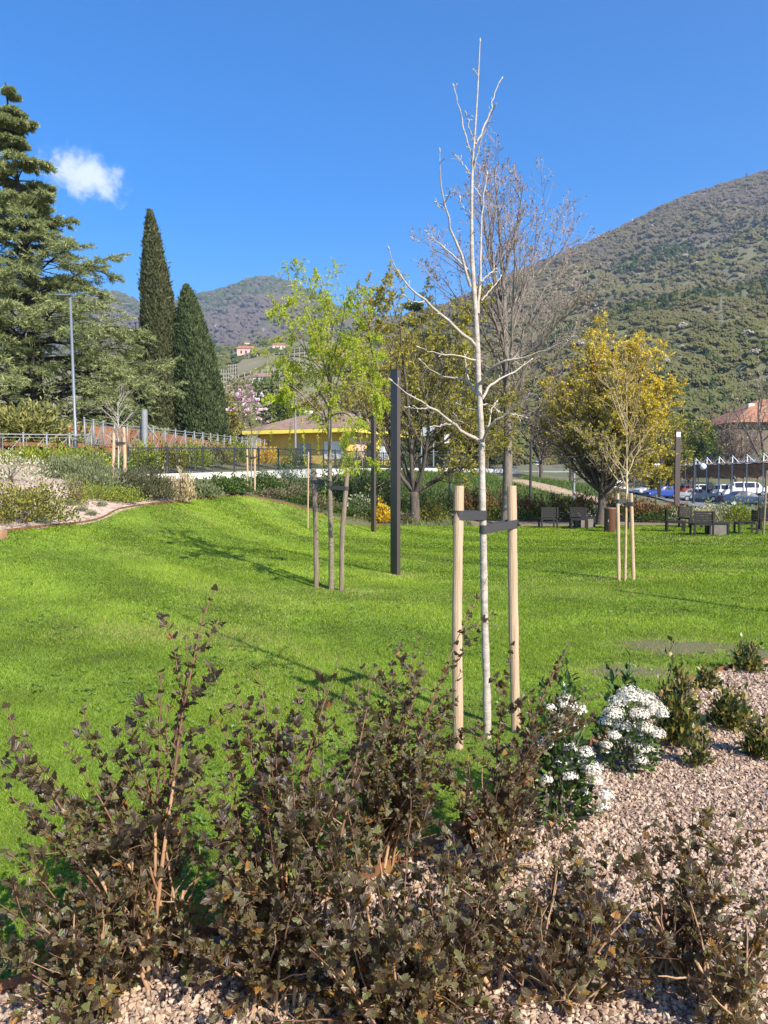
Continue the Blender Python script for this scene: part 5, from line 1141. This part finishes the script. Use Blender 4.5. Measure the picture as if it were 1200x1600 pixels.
# ------------------------------------------------------------------ shrubs
def shrub(name, label, base, rx, ry, hgt, leaf, n, mat, group=None, stem=None, top=None, ntop=0, flower=None, up=.5, cat='shrub', hollow=.45, nst=14, narrow=False, lumps=.35):
    base = np.array(base, float); t = thing(name, label, cat, base, group); st = stem or TWIG
    az = RNG.random(nst) * 2 * math.pi; rr = np.sqrt(RNG.random(nst)) * .8
    tipx = np.stack([np.cos(az) * rr * rx, np.sin(az) * rr * ry, hgt * (.95 - .45 * rr ** 2)], -1)
    B = base + np.linspace(0, 1, 6)[None, :, None] ** np.array([1.4, 1.4, .9]) * tipx[:, None, :] * np.array([1, 1, 1]); B[:, 0] -= (0, 0, .03)
    B = B + RNG.normal(size=B.shape) * .015
    MB().tubes(B, np.linspace(max(.006, hgt * .011), .003, 6)[None].repeat(nst, 0), 5).build('stems', st, t)
    d = rdir(n); d[:, 2] = np.abs(d[:, 2]); u_ = (hollow + (1 - hollow) * RNG.random(n) ** .6)
    lump = 1 + lumps * (np.sin(d[:, 0] * 6.1 + base[0] * 3) * np.sin(d[:, 1] * 5.3 + base[1]) + .5 * np.sin(d[:, 2] * 11 + d[:, 0] * 7)) + .10 * RNG.normal(size=n)
    off = d * (u_ * lump)[:, None] * np.array([rx, ry, hgt]); off[:, 2] = off[:, 2] * .93 + .05 * hgt
    ld = nrm(d * .8 + rdir(n) * .7 + (0, 0, up)); nmv = nrm(d + rdir(n) * .7)
    lv_ = LF_V * np.array([.55 if narrow else 1, 1, 1])
    m = MB().leaves(base + off, ld, nmv, leaf * (.55 + .8 * RNG.random(n)), lv_, LF_F, 0)
    mats = [mat]
    if top is not None:
        k = np.argsort(-off[:, 2] * (.8 + .4 * RNG.random(n)) + .4 * RNG.random(n))[:ntop]; mats.append(top)
        m.leaves(base + off[k] * 1.06, nrm(ld[k] + (0, 0, .6)), nmv[k], leaf * (.6 + .7 * RNG.random(len(k))), lv_, LF_F, 1)
    if flower is not None:
        fm, nf, fs = flower; d = rdir(nf); d[:, 2] = np.abs(d[:, 2]); fp = base + d * np.array([rx, ry, hgt]) * (.95 + .12 * RNG.random((nf, 1)))
        m.leaves(fp, nrm(d + rdir(nf) * .5), rdir(nf), fs * (.6 + .8 * RNG.random(nf)), LF_V * np.array([1.5, 1, 1]), LF_F, len(mats)); mats.append(fm)
    m.build('foliage', mats, t)
    return t
LIME = M('limeleaf', ramp=[(.09, .13, .015), (.19, .24, .025), (.30, .35, .035), (.42, .43, .06)], rough=.5, trans=.35)
YG = M('yellowgreenleaf', ramp=[(.06, .07, .015), (.14, .14, .025), (.26, .24, .04), (.38, .34, .06)], rough=.5, trans=.3)
GRY = M('greygreenleaf', ramp=[(.065, .085, .035), (.125, .15, .06), (.20, .225, .10), (.28, .30, .15)], rough=.7, trans=.2)
DKG = M('darkgreenleaf', ramp=[(.015, .03, .01), (.03, .055, .015), (.06, .095, .025), (.10, .14, .04)], rough=.4, trans=.25, spec=.5)
BANK = M('bankleaf', ramp=[(.03, .06, .012), (.06, .11, .02), (.10, .16, .03), (.16, .21, .05)], rough=.55, trans=.3)
REDT = M('redtip', ramp=[(.16, .035, .02), (.28, .06, .035), (.38, .12, .07), (.30, .16, .07)], rough=.45, trans=.3)
VAR = M('variegated', ramp=[(.10, .12, .03), (.30, .30, .12), (.52, .48, .28), (.62, .58, .40)], rough=.5, trans=.3)
STRAW = M('straw', ramp=[(.34, .25, .12), (.48, .37, .20), (.60, .48, .29)], rough=.8, trans=.3)
FORS = M('forsythia', ramp=[(.50, .30, .01), (.70, .45, .02), (.80, .56, .05)], rough=.5, trans=.35)
CRM = M('creamflower', ramp=[(.16, .18, .06), (.30, .30, .14), (.55, .52, .36), (.68, .64, .5)], rough=.6, trans=.25)
WHF = M('whitepetal', ramp=[(.60, .54, .42), (.76, .71, .60), (.86, .82, .72)], rough=.6, trans=.25)
def S_(px, Y, wpx, hpx, leaf, n, mat, label, name='bank_shrub', dy=None, **k):
    rx = wpx / F * Y / 2; return shrub(name, label, G(px, 0, Y), rx, (dy or rx * .8), hpx / F * Y, leaf, n, mat, **k)
# left bank
S_(38, 15.4, 150, 66, .055, 5200, YG, 'big yellow green shrub at the left edge by the timber edging', dy=1.0)
S_(18, 20.5, 110, 46, .06, 1300, CRM, 'pale cream flowering shrub at the far left', name='flowering_shrub', stem=TWIGD)
S_(118, 18.6, 46, 46, .05, 900, YG, 'loose yellow green bush in the middle of the gravel bank', nst=18, hollow=.2)
S_(60, 27, 120, 27, .09, 3200, LIME, 'bright lime shrub below the lower railing'); S_(122, 28.5, 110, 30, .09, 3200, LIME, 'lime green shrub right in front of the street lamp')
S_(160, 30, 80, 34, .09, 2200, BANK, 'fresh green shrub beside the stakes of the white stemmed tree')
S_(120, 24, 130, 34, .10, 5200, GRY, 'grey green lavender clump in a wide low row', name='lavender_clump', narrow=True, up=1.3); S_(150, 21.3, 90, 32, .09, 3000, GRY, 'grey green lavender at the foot of the left stakes', name='lavender_clump', narrow=True, up=1.3)
S_(150, 19.8, 70, 24, .045, 2200, LIME, 'low lime green groundcover along the steel edging', name='groundcover_shrub'); S_(195, 20.4, 66, 24, .045, 2000, LIME, 'low lime green groundcover right of the gravel slope', name='groundcover_shrub')
S_(205, 21.8, 80, 44, .08, 3600, M('olivedark', ramp=[(.035, .04, .02), (.07, .075, .035), (.12, .12, .05), (.18, .17, .07)], rough=.6, trans=.2), 'dark olive bush in front of the left stakes', narrow=True, up=.9)
S_(240, 22.6, 66, 46, .08, 3400, M('olivedark'), 'dark olive bush beside the straw coloured grass', narrow=True, up=.9)
S_(262, 23.4, 30, 44, .12, 520, STRAW, 'clump of dry straw coloured ornamental grass', name='ornamental_grass', narrow=True, up=2.2, cat='grass clump'); S_(287, 24.0, 34, 50, .13, 700, STRAW, 'taller dry straw grass clump before the white wall', name='ornamental_grass', narrow=True, up=2.2, cat='grass clump')
S_(310, 26, 66, 26, .08, 2600, GRY, 'grey green low plant right of the straw grass', name='lavender_clump', up=.9); S_(345, 27.2, 60, 28, .08, 2400, BANK, 'low green plant just left of the magnolia')
S_(372, 28, 40, 26, .08, 1700, BANK, 'small green bush at the foot of the magnolia stakes')
for k, (px, Y, w_, h_) in enumerate([(225, 33, 60, 40), (265, 34, 60, 42), (305, 36, 56, 40), (342, 38, 52, 38), (375, 41, 46, 36)]):
    S_(px, Y, w_, h_, .10, 2200, LIME if k % 2 == 0 else YG, ['olive green hedge plant just inside the first railing posts', 'yellowish hedge plant second from the left behind the black railing', 'bright hedge plant in the middle of the row behind the railing', 'yellowish hedge plant fourth in the row behind the railing', 'hedge plant last in the row, just left of the magnolia'][k], name='hedge_plant', group='hedge behind the black railing')
S_(414, 43, 54, 30, .10, 1800, FORS, 'golden yellow forsythia glowing behind the black railing', name='forsythia_bush')
S_(462, 45, 60, 24, .10, 1500, BANK, 'dull green shrub behind the railing before the yellow house', stem=TWIGD)
S_(580, 56, 30, 46, .12, 1600, DKG, 'small dark cone shaped conifer by the shutter of the yellow house', name='cone_conifer', cat='tree', dy=.6); S_(545, 52, 60, 22, .12, 1400, BANK, 'green shrub before the white shutter of the yellow house')
S_(620, 56, 46, 30, .12, 1400, BANK, 'green shrub behind the railing right of the dark column')
for k, (px, py) in enumerate([(128, 800), (142, 806), (158, 792), (110, 790)]):
    b_ = G(px, py); shrub('bank_shrub', ['tiny grey green tuft on the bare gravel slope, lowest', 'tiny grey green tuft on the bare gravel slope, right of the lowest', 'tiny grey green tuft nearest the lime groundcover', 'tiny grey green tuft beside the loose yellow green bush'][k], b_, .13, .12, .12, .06, 120, GRY, narrow=True, up=.8)
# bank below the wall, behind the lawn
for k, (px, Y, w_, h_, mt_) in enumerate([(412, 30.4, 50, 30, BANK), (452, 31, 76, 46, BANK), (520, 33, 70, 52, BANK), (560, 33.5, 70, 56, BANK), (603, 33.5, 70, 60, BANK), (470, 30, 60, 26, M('dullbank', ramp=[(.06, .06, .03), (.11, .10, .045), (.17, .15, .07), (.22, .2, .1)], rough=.7, trans=.2)), (585, 31, 44, 34, DKG)]):
    S_(px, Y, w_, h_, .075, 2400, mt_, ['small green bush just right of the magnolia stakes', 'green bush below the white wall left of the thin cane', 'green bush directly behind the weeping sapling', 'tall green bush behind the right weathered stake', 'tall green bush behind the nearest dark column', 'dull brownish low bush behind the left weathered stake', 'dark green bush beside the slim lamp column'][k])
S_(560, 30.4, 46, 34, .06, 1300, BANK, 'bush with small white flowers left of the slim lamp column', name='flowering_shrub', flower=(CRM, 260, .07)); S_(598, 29.8, 28, 32, .10, 700, FORS, 'small bright yellow bush at the foot of the dark column', name='yellow_bush')
S_(672, 31.2, 60, 36, .07, 2200, YG, 'yellow green bush right of the forked tree trunk'); S_(655, 34, 70, 40, .08, 1800, BANK, 'green bush behind the forked tree trunk'); S_(700, 35.5, 60, 36, .08, 1700, BANK, 'green bush at the foot of the lantern post')
for k, (px, Y, w_, h_) in enumerate([(425, 29.0, 60, 14), (462, 29.6, 60, 14), (500, 30.2, 66, 18), (540, 30.2, 50, 16), (628, 30.2, 40, 16)]):
    S_(px, Y, w_, h_, .07, 1500, M('dullbank') if k % 2 == 0 else BANK, ['low brownish groundcover right of the magnolia at the lawn edge', 'low green groundcover left of the thin cane', 'low brownish groundcover behind the left weathered stake', 'low green groundcover between the weathered stakes', 'low brownish groundcover beside the forked trunk'][k], name='groundcover_shrub')
# hedge of red tipped shrubs
HL = ['red tipped shrub between the left stake and the silver trunk', 'red tipped shrub right behind the tie of the silver sapling', 'red tipped shrub at the foot of the tall bare tree', 'red tipped shrub behind the lone left chair', 'green and red shrub behind the left box table', 'red tipped shrub left of the golden tree trunk', 'red tipped shrub behind the litter bin', 'tall red topped shrub right of the tan young tree', 'dense green hedge shrub left of the square lamp column', 'green hedge shrub just behind the lamp column']
for k, (px, Y, w_, h_, nt_) in enumerate([(727, 32.5, 44, 46, 900), (757, 32.8, 46, 40, 500), (792, 32.6, 52, 42, 650), (832, 33, 56, 36, 700), (872, 33.5, 54, 34, 350), (912, 33.2, 54, 40, 550), (958, 33.6, 50, 40, 350), (1000, 32.8, 52, 33, 1100), (1030, 32.4, 60, 27, 350), (1062, 33.2, 50, 24, 150)]):
    S_(px, Y, w_, h_, .075, 2300, [BANK, YG, BANK][k % 3] if k < 7 else BANK, HL[k], name='photinia_shrub', top=REDT, ntop=nt_, group='red tipped hedge behind the lawn')
S_(1085, 31.6, 62, 26, .075, 2500, VAR, 'cream variegated shrub behind the right seats, left half', name='variegated_shrub'); S_(1122, 31.8, 64, 30, .075, 2500, VAR, 'cream variegated shrub behind the right seats, right half', name='variegated_shrub')
S_(1158, 31.4, 56, 32, .08, 2000, LIME, 'bright yellow green shrub behind the chair facing left'); S_(1196, 32, 40, 34, .08, 1400, M('dullbank'), 'thin brownish shrub at the right edge behind the seats', hollow=.2)
# low spreading juniper under the cedar
S_(20, 38.5, 190, 62, .30, 9000, M('juniperleaf', ramp=[(.09, .10, .025), (.18, .19, .045), (.30, .28, .075), (.38, .34, .11)], rough=.7, trans=.25), 'broad spreading yellowish juniper under the cedar', name='juniper_shrub', narrow=True, up=.1, dy=2.2)
# bank: clover and long grass tufts as one mass
m = MB(); n = 60000; x = RNG.uniform(-6, 18, n); y = RNG.uniform(29, 62, n)
k = (inpoly(x, y, BANKSOIL) & (RNG.random(n) < .6)) | (y > 33.5) & (x > -3 + (y - 34) * .06) & (x < 7 + (y - 34) * .45); k &= np.abs(x - np.interp(y, tr_y := np.array([43.5, 47, 52, 58]), np.array([16.6, 14, 11.8, 9.8]))) > 1.0
x, y = x[k], y[k]; n = len(x); d = nrm(rdir(n) * .6 + (0, 0, 1)); m.leaves(np.stack([x, y, T(x, y) - .02], -1), d, rdir(n), .22 * (.5 + RNG.random(n)), np.array([(-.1, 0, 0), (.1, 0, 0), (0, 1, 0)]), ND_F, 0, np.clip(.4 + .25 * noise2(x, y, .5) + .15 * RNG.normal(size=n), 0, 1))
tag(m.build('bank_grass', M('bankgrass', ramp=[(.045, .085, .012), (.09, .15, .02), (.15, .2, .035), (.26, .24, .09)], rough=.6, trans=.3)), 'longer rough grass on the bank behind the hedge', 'grass', kind='stuff')

# ------------------------------------------------------------------ flowering viburnum and small evergreen shrubs by the gravel
VIB = M('viburnumleaf', ramp=[(.012, .03, .008), (.03, .065, .014), (.065, .12, .025), (.15, .22, .04)], rough=.32, trans=.25, spec=.5)
def viburnum(label, base, rx, ry, hgt, nl, clusters):
    t = thing('viburnum_shrub', label, 'shrub', base); base = np.array(base); nst = 12; az = RNG.random(nst) * 6.28; rr = .7 * RNG.random(nst) ** .5
    tp = np.stack([np.cos(az) * rr * rx, np.sin(az) * rr * ry, hgt * (.9 - .3 * rr)], -1); B = base + np.linspace(0, 1, 7)[None, :, None] * tp[:, None]; B = B + RNG.normal(size=B.shape) * .012
    MB().tubes(B, np.linspace(.007, .0025, 7)[None].repeat(nst, 0), 6).build('stems', TWIG, t)
    d = rdir(nl); d[:, 2] = np.abs(d[:, 2]) * .95 + .05; r = .35 + .65 * RNG.random(nl) ** .5
    off = d * r[:, None] * np.array([rx, ry, hgt]) * (1 + .2 * np.sin(d[:, :1] * 9 + d[:, 2:] * 7))
    off[:, 2] = np.maximum(off[:, 2], .03)
    lv_ = np.array([(0, 0, 0), (-.24, .35, .07), (-.17, .7, .05), (0, 1, -.08), (.17, .7, .05), (.24, .35, .07), (0, .5, 0)]); lf_ = np.array([(0, 6, 1), (1, 6, 2), (2, 6, 3), (3, 6, 4), (4, 6, 5), (5, 6, 0)])
    MB().leaves(base + off, nrm(d * .8 + rdir(nl) * .7 + (0, 0, .35)), nrm(d + rdir(nl) * .5 + (0, 0, .3)), .052 * (.6 + .7 * RNG.random(nl)), lv_, lf_, 0).build('foliage', VIB, t)
    m = MB()
    for c, rc in clusters:
        c = np.array(c); k = int(135 * (rc / .04) ** 1.5); dd = rdir(k); dd[:, 2] = np.abs(dd[:, 2]) * .8 + .1; dd = nrm(dd)
        p = c + dd * np.array([rc, rc, rc * .95]) * (.70 + .42 * RNG.random((k, 1))); a = rdir(k)
        # each floret: a five petalled star
        st_ = np.array([(0, 0, .02)] + [((.5 if q % 2 == 0 else .30) * math.cos(q * .6283), (.5 if q % 2 == 0 else .30) * math.sin(q * .6283), 0) for q in range(10)]); sf_ = np.array([(0, 1 + q, 1 + (q + 1) % 10) for q in range(10)])
        m.leaves(p, np.cross(dd, a), dd + .35 * rdir(k), .0125 * (.8 + .5 * RNG.random(k)), st_, sf_, 0)
        # stalks under the head
        s0 = c - np.array([0, 0, rc * .9]); m.tubes(np.stack([np.repeat(s0[None], 8, 0), p[:8]], 1), np.full((8, 2), .0013), 3, 1)
    m.build('flower_heads', [WHF, M('flowerstalk', (.10, .13, .04), .6)], t)
def near(pts, Y, dY=.22): return [(P(px, py, Y + RNG.uniform(-dY, 0)), 1.08 * rad / F * Y) for px, py, rad in pts]
Yv = 5.05; b = G(985, 0, Yv)
viburnum('white flowering evergreen shrub at the corner of lawn and gravel', b, .19, .18, .66, 800, near([(985, 1092, 20), (1008, 1098, 18), (965, 1100, 14), (1022, 1114, 19), (998, 1120, 15), (958, 1118, 16), (975, 1138, 18), (995, 1150, 17), (945, 1130, 11), (1010, 1140, 14), (1028, 1150, 12), (985, 1165, 17), (1003, 1172, 13), (960, 1152, 10), (1020, 1172, 10), (978, 1226, 15), (965, 1228, 11), (1002, 1190, 10), (948, 1166, 9), (1035, 1118, 10), (990, 1200, 8)], Yv, .2))
Yv = 4.3; b = G(880, 0, Yv)
viburnum('white flowering shrub nearer us, mixed into the dark leaved shrubs', b, .18, .18, .78, 1100, near([(885, 1102, 16), (902, 1112, 14), (878, 1126, 12), (898, 1135, 14), (852, 1165, 15), (890, 1170, 12), (905, 1195, 18), (925, 1205, 16), (890, 1215, 12), (930, 1222, 11), (945, 1245, 13), (855, 1220, 9), (875, 1195, 11), (916, 1180, 13), (943, 1262, 11), (912, 1240, 10), (868, 1145, 9), (860, 1108, 8)], Yv, .16))
EVG = M('evergreenleaf', ramp=[(.025, .045, .012), (.06, .085, .018), (.13, .15, .03), (.28, .26, .06), (.36, .22, .07)], rough=.35, trans=.3, spec=.5)
def small(px, py, wpx, hpx, n, label, leaf=.05):
    b = G(px, py); rx = wpx / F * b[1] / 2
    return shrub('young_photinia', label, b, rx, rx, hpx / F * b[1], leaf, int(n * 2.1), EVG, nst=9, hollow=.12, up=.7, lumps=.22)
small(1066, 1170, 66, 140, 520, 'upright yellow tipped evergreen shrub right of the white flowering shrub'); small(1112, 1078, 36, 38, 110, 'tiny thin shrub on the gravel near the lawn edge')
small(1150, 1140, 64, 66, 300, 'small bronze tipped evergreen in the middle of the gravel'); small(1176, 1052, 46, 50, 230, 'rounded small evergreen at the lawn edge, farthest on the gravel'); small(1196, 1190, 44, 66, 240, 'small evergreen cut by the right edge of the picture'); small(1100, 1200, 34, 70, 70, 'sparse young twiggy plant beside the upright evergreen')

# ------------------------------------------------------------------ ninebark shrubs: dark bronze pleated leaves on arching stems
def ninebark_leaf():
    V = [(0, 0, 0)]; n = 13
    for k in range(n):
        a = R(-105 + 210 * k / (n - 1)); lobe = .60 + .13 * abs(math.cos(a * 1.55)) + (.20 if abs(a) < .45 else 0) * math.cos(a * 3.2) * .7
        r = lobe * (1.0 if k % 2 == 0 else .91); y = .12 + r * math.cos(a) * (1.15 if abs(a) < .7 else 1.0); x = r * math.sin(a) * .82
        V.append((x, y, (.055 if k % 2 else -.035) + .20 * x * x + .10 * y * y))
    # inner ring keeps the pleats running to the stalk
    W_ = [(x * .5, y * .5, z * .55) for x, y, z in V[1:]]; V += W_; F_ = []
    for k in range(n - 1): F_ += [(0, 1 + n + k + 1, 1 + n + k), (1 + n + k, 2 + n + k, 2 + k), (1 + n + k, 2 + k, 1 + k)]
    return np.array(V), np.array(F_)
NBV, NBF = ninebark_leaf()
NB = M('ninebarkleaf', ramp=[(.022, .015, .010), (.050, .036, .020, .25), (.105, .082, .042, .48), (.15, .145, .062, .66), (.11, .135, .035, .8), (.22, .15, .04, .93), (.32, .15, .03, 1)], rough=.46, trans=.32, tcol=(.48, .28, .05), spec=.55)
NST = M('ninebarkstem', (.27, .125, .065), .7, var=.5, scale=9, stretch=(1, 1, .4), bump=.3, bscale=50, var2=(.50, .34, .19))
NSTR = M('ninebarkshoot', (.17, .085, .05), .6, var=.3, scale=30)
def ninebark(label, basepx, Yb, tips, nfill, fillr, fillh, seed, lsz=.031, dens=1.0):
    base = G(basepx, 0, Yb); t = thing('ninebark_shrub', label, 'shrub', base, 'dark leaved shrubs in the front bed'); K_ = 12
    st = []; 
    for (px, py, Y) in tips:
        e = P(px, py, Y); b0 = base + np.array([RNG.normal() * .05, RNG.normal() * .05, -.03]); hz = e - b0
        mid = b0 + hz * .5 + np.array([-hz[0] * .12, -hz[1] * .12, max(.08, hz[2] * .10)]) + RNG.normal(size=3) * .03
        tt = np.linspace(0, 1, K_)[:, None]; q = (1 - tt) ** 2 * b0 + 2 * tt * (1 - tt) * mid + tt ** 2 * e
        q[1:-1] += np.cumsum(RNG.normal(size=(K_ - 2, 3)) * .004, 0); st.append(q)
    for k in range(nfill):
        a = RNG.uniform(0, 6.28); r = fillr * RNG.uniform(.3, 1); e = base + np.array([math.cos(a) * r, math.sin(a) * r * .8, fillh * RNG.uniform(.18, 1)]); b0 = base + np.array([RNG.normal() * .05, RNG.normal() * .05, -.03])
        hz = e - b0; mid = b0 + hz * .5 + np.array([-hz[0] * .15, -hz[1] * .15, hz[2] * .12]); tt = np.linspace(0, 1, K_)[:, None]; q = (1 - tt) ** 2 * b0 + 2 * tt * (1 - tt) * mid + tt ** 2 * e; q[1:-1] += np.cumsum(RNG.normal(size=(K_ - 2, 3)) * .005, 0); st.append(q)
    B = np.array(st); ln = np.linalg.norm(np.diff(B, axis=1), axis=2).sum(1); r0 = np.clip(.0052 * ln + .0015, .003, .0085) * RNG.uniform(.75, 1.25, len(B))
    Rr = r0[:, None] * np.linspace(1, .2, K_)[None]; m = MB().tubes(B[:, :6], Rr[:, :6], 7, 0).tubes(B[:, 5:], Rr[:, 5:], 6, 1)
    B2, R2 = grow(B, Rr, 5, .12, .80, 25, 65, .15, .36, 7, up=.35, wander=.10, rmul=.6, rmin=.0014); m.tubes(B2, R2, 5, 1)
    B3, R3 = grow(B2, R2, 2, .2, .8, 30, 60, .25, .55, 5, up=.3, rmul=.7, rmin=.0011); m.tubes(B3, R3, 4, 1)
    # cut dead stubs near the base
    Bd, Rd = grow(B[:, :6], Rr[:, :6], 1, .2, .8, 25, 60, .10, .25, 4, abslen=True, rmul=.6, rmin=.0016, rtip=.8); m.tubes(Bd, Rd, 5, 0)
    # one or two old pale stems at the heart of the shrub, forked and broken off
    for k in range(2 + seed % 2):
        a = RNG.uniform(0, 6.28); h_ = RNG.uniform(.3, .55) * max(fillh, .5); e = base + np.array([math.cos(a) * .13, math.sin(a) * .10, h_]); q = poly([base + (RNG.normal() * .03, RNG.normal() * .03, -.04), base + (e - base) * .5 + RNG.normal(size=3) * .02, e], 9); q[1:-1] += RNG.normal(size=(7, 3)) * .004
        m.rod(q, np.linspace(RNG.uniform(.009, .0135), .006, 9), 9, 2)
        f_, fr_ = grow(q[None], np.full((1, 9), .008), 3, .35, .95, 20, 50, .18, .40, 6, abslen=True, up=.3, rmul=.65, rtip=.4); m.tubes(f_, fr_, 6, 0)
    m.build('stems', [NST, NSTR, M('oldstem', (.52, .36, .20), .75, var=.5, scale=14, stretch=(3, 3, .5), bump=.4, bscale=40, var2=(.33, .17, .085))], t, smooth=True)
    fo = MB()
    def nodes(Bx, gap, t0, per, size):
        for q in Bx:
            d = np.r_[0, np.cumsum(np.linalg.norm(np.diff(q, axis=0), axis=1))]; L_ = d[-1]; s = np.arange(L_ * t0, L_, gap); s = np.r_[s + RNG.uniform(-.2, .2, len(s)) * gap, L_]; s = np.clip(s, 0, L_)
            p = np.stack([np.interp(s, d, q[:, i]) for i in range(3)], -1); tg = nrm(np.stack([np.interp(s, d, np.gradient(q[:, i])) for i in range(3)], -1)); k = len(s)
            for j in range(per):
                az = np.arange(k) * 2.4 + j * 2 * math.pi / per + RNG.normal(size=k) * .5; u_ = nrm(np.cross(tg, rdir(1) + (0, .3, 0))); v_ = np.cross(tg, u_); od = u_ * np.cos(az)[:, None] + v_ * np.sin(az)[:, None]
                open_ = RNG.uniform(.35, 1.1, k)[:, None]; ld = nrm(tg * (.9 - .3 * open_) + od * (open_ + .25) + (0, 0, .1)); nm_ = nrm(tg * open_ * .7 - od * (.55 - .3 * open_) + (.08, -.18, .55) + rdir(k) * .3)
                sz = size * RNG.uniform(.5, 1.25, k) * (1.1 - .22 * s / L_ * (t0 > .2)) * np.where(s > L_ * .97, .85, 1); keep = RNG.random(k) < .82 * dens
                fo.leaves((p + od * .004)[keep], ld[keep], nm_[keep], sz[keep], NBV, NBF, 0, np.clip(.40 + .27 * RNG.normal(size=keep.sum()) + .14 * np.clip(.55 - (p[keep, 2] - base[2]), -.4, .5), 0, 1))
    nodes(B, .055, .34, 3, lsz); nodes(B2, .05, .12, 3, lsz); nodes(B3, .05, .2, 2, lsz * .9)
    fo.build('foliage', NB, t); return t
ninebark('dark bronze leaved shrub at the left with tall thin shoots over the lawn', 235, 2.95, [(335, 922, 3.15), (290, 996, 3.1), (250, 1050, 3.0), (205, 1125, 2.95), (10, 1105, 2.75), (105, 1165, 2.9), (5, 1215, 2.8), (60, 1300, 2.75), (130, 1110, 3.0), (270, 1090, 3.1), (40, 1150, 2.8), (150, 1180, 3.05), (230, 1215, 3.0), (310, 1180, 3.1), (180, 1250, 2.7)], 11, .46, .55, 1)
ninebark('low left leaning dark shrub at the bottom left corner', 120, 2.72, [(0, 1480, 2.6), (-20, 1400, 2.5), (60, 1400, 2.6), (150, 1390, 2.55), (10, 1330, 2.7), (210, 1470, 2.45), (90, 1470, 2.45), (200, 1380, 2.6)], 9, .42, .45, 2)
ninebark('dark shrub left of the middle with a thick red cut stem', 430, 2.78, [(402, 1045, 3.0), (388, 1135, 2.95), (530, 1026, 3.05), (578, 1062, 3.1), (345, 1130, 2.9), (300, 1200, 2.9), (470, 1080, 3.0), (430, 1110, 2.9), (510, 1100, 3.1), (370, 1075, 3.0), (460, 1180, 2.8), (505, 1160, 3.0), (560, 1185, 2.9), (420, 1260, 2.6), (350, 1330, 2.5), (480, 1330, 2.5)], 14, .52, .55, 3)
ninebark('dark leaved shrub in the middle in front of the left new stake', 600, 3.75, [(620, 1018, 3.9), (560, 1060, 3.8), (655, 990, 4.0), (600, 1070, 3.9), (672, 1020, 4.0), (720, 1050, 4.0), (545, 1110, 3.7), (690, 1060, 3.8), (640, 1085, 3.7), (575, 1120, 3.7), (600, 1150, 3.6), (560, 1190, 3.6), (660, 1150, 3.5), (705, 1120, 3.9), (762, 900, 4.2), (540, 1230, 3.5)], 10, .55, .75, 4, lsz=.029)
ninebark('dark leaved shrub in front of the right new stake', 770, 3.65, [(888, 1008, 3.8), (800, 1008, 3.9), (830, 1080, 3.8), (912, 1080, 3.6), (750, 1130, 3.7), (840, 1150, 3.5), (790, 1180, 3.4), (730, 1190, 3.6), (940, 1085, 3.7)], 9, .45, .75, 5, lsz=.029)
ninebark('lowest dark shrub at the bottom centre of the picture', 610, 2.6, [(540, 1235, 2.8), (640, 1230, 2.75), (690, 1290, 2.6), (580, 1360, 2.4), (850, 1390, 2.75), (470, 1300, 2.7), (760, 1330, 2.8), (520, 1440, 2.3), (690, 1440, 2.35), (620, 1500, 2.3), (780, 1480, 2.5)], 23, .66, .52, 6)
ninebark('short dark shrub with one pale stem on the pink gravel', 888, 2.78, [(900, 1385, 2.8), (960, 1330, 2.9), (830, 1400, 2.75), (1000, 1330, 2.95), (865, 1290, 2.9), (1010, 1465, 2.7), (930, 1265, 3.0), (850, 1480, 2.55)], 11, .44, .46, 7, dens=.6)
ninebark('dark green bronze shrub with pale forked stems at lower right', 1088, 2.85, [(1120, 1395, 2.8), (1060, 1330, 2.85), (1040, 1245, 3.0), (1180, 1245, 3.05), (1205, 1300, 2.9), (1145, 1265, 3.0), (1000, 1310, 2.9), (1095, 1210, 3.1), (1190, 1390, 2.75)], 12, .48, .56, 8, dens=.56)
ninebark('dark shrub leaning in at the bottom right corner', 1150, 2.6, [(1205, 1465, 2.6), (1215, 1380, 2.6), (1180, 1500, 2.45), (1230, 1300, 2.8), (1110, 1480, 2.4)], 3, .25, .4, 9, dens=.6)

ninebark('thin open dark shrub on the gravel left of the short pale stemmed one', 765, 2.85, [(700, 1330, 3.0), (760, 1290, 3.1), (820, 1320, 3.0), (850, 1430, 2.8), (735, 1450, 2.7), (800, 1390, 2.9), (690, 1400, 2.8)], 8, .40, .46, 10, dens=.6)
# ------------------------------------------------------------------ air
hz = bpy.data.materials.new('haze'); hz.use_nodes = True; nd = hz.node_tree.nodes; nd.clear()
ho = nd.new('ShaderNodeOutputMaterial'); pv = nd.new('ShaderNodeVolumePrincipled')
pv.inputs['Color'].default_value = (.62, .78, 1.0, 1); pv.inputs['Density'].default_value = .00013; pv.inputs['Anisotropy'].default_value = 0.2
hz.node_tree.links.new(pv.outputs[0], ho.inputs['Volume'])
m = MB().box(-2700, 2700, -420, 4250, -3.6, 1000); o = m.build('haze', hz); o['kind'] = 'stuff'; tag(o, 'thin bluish spring haze over the valley', 'haze')
for o in bpy.data.objects:
    if '_o' in o: del o['_o']
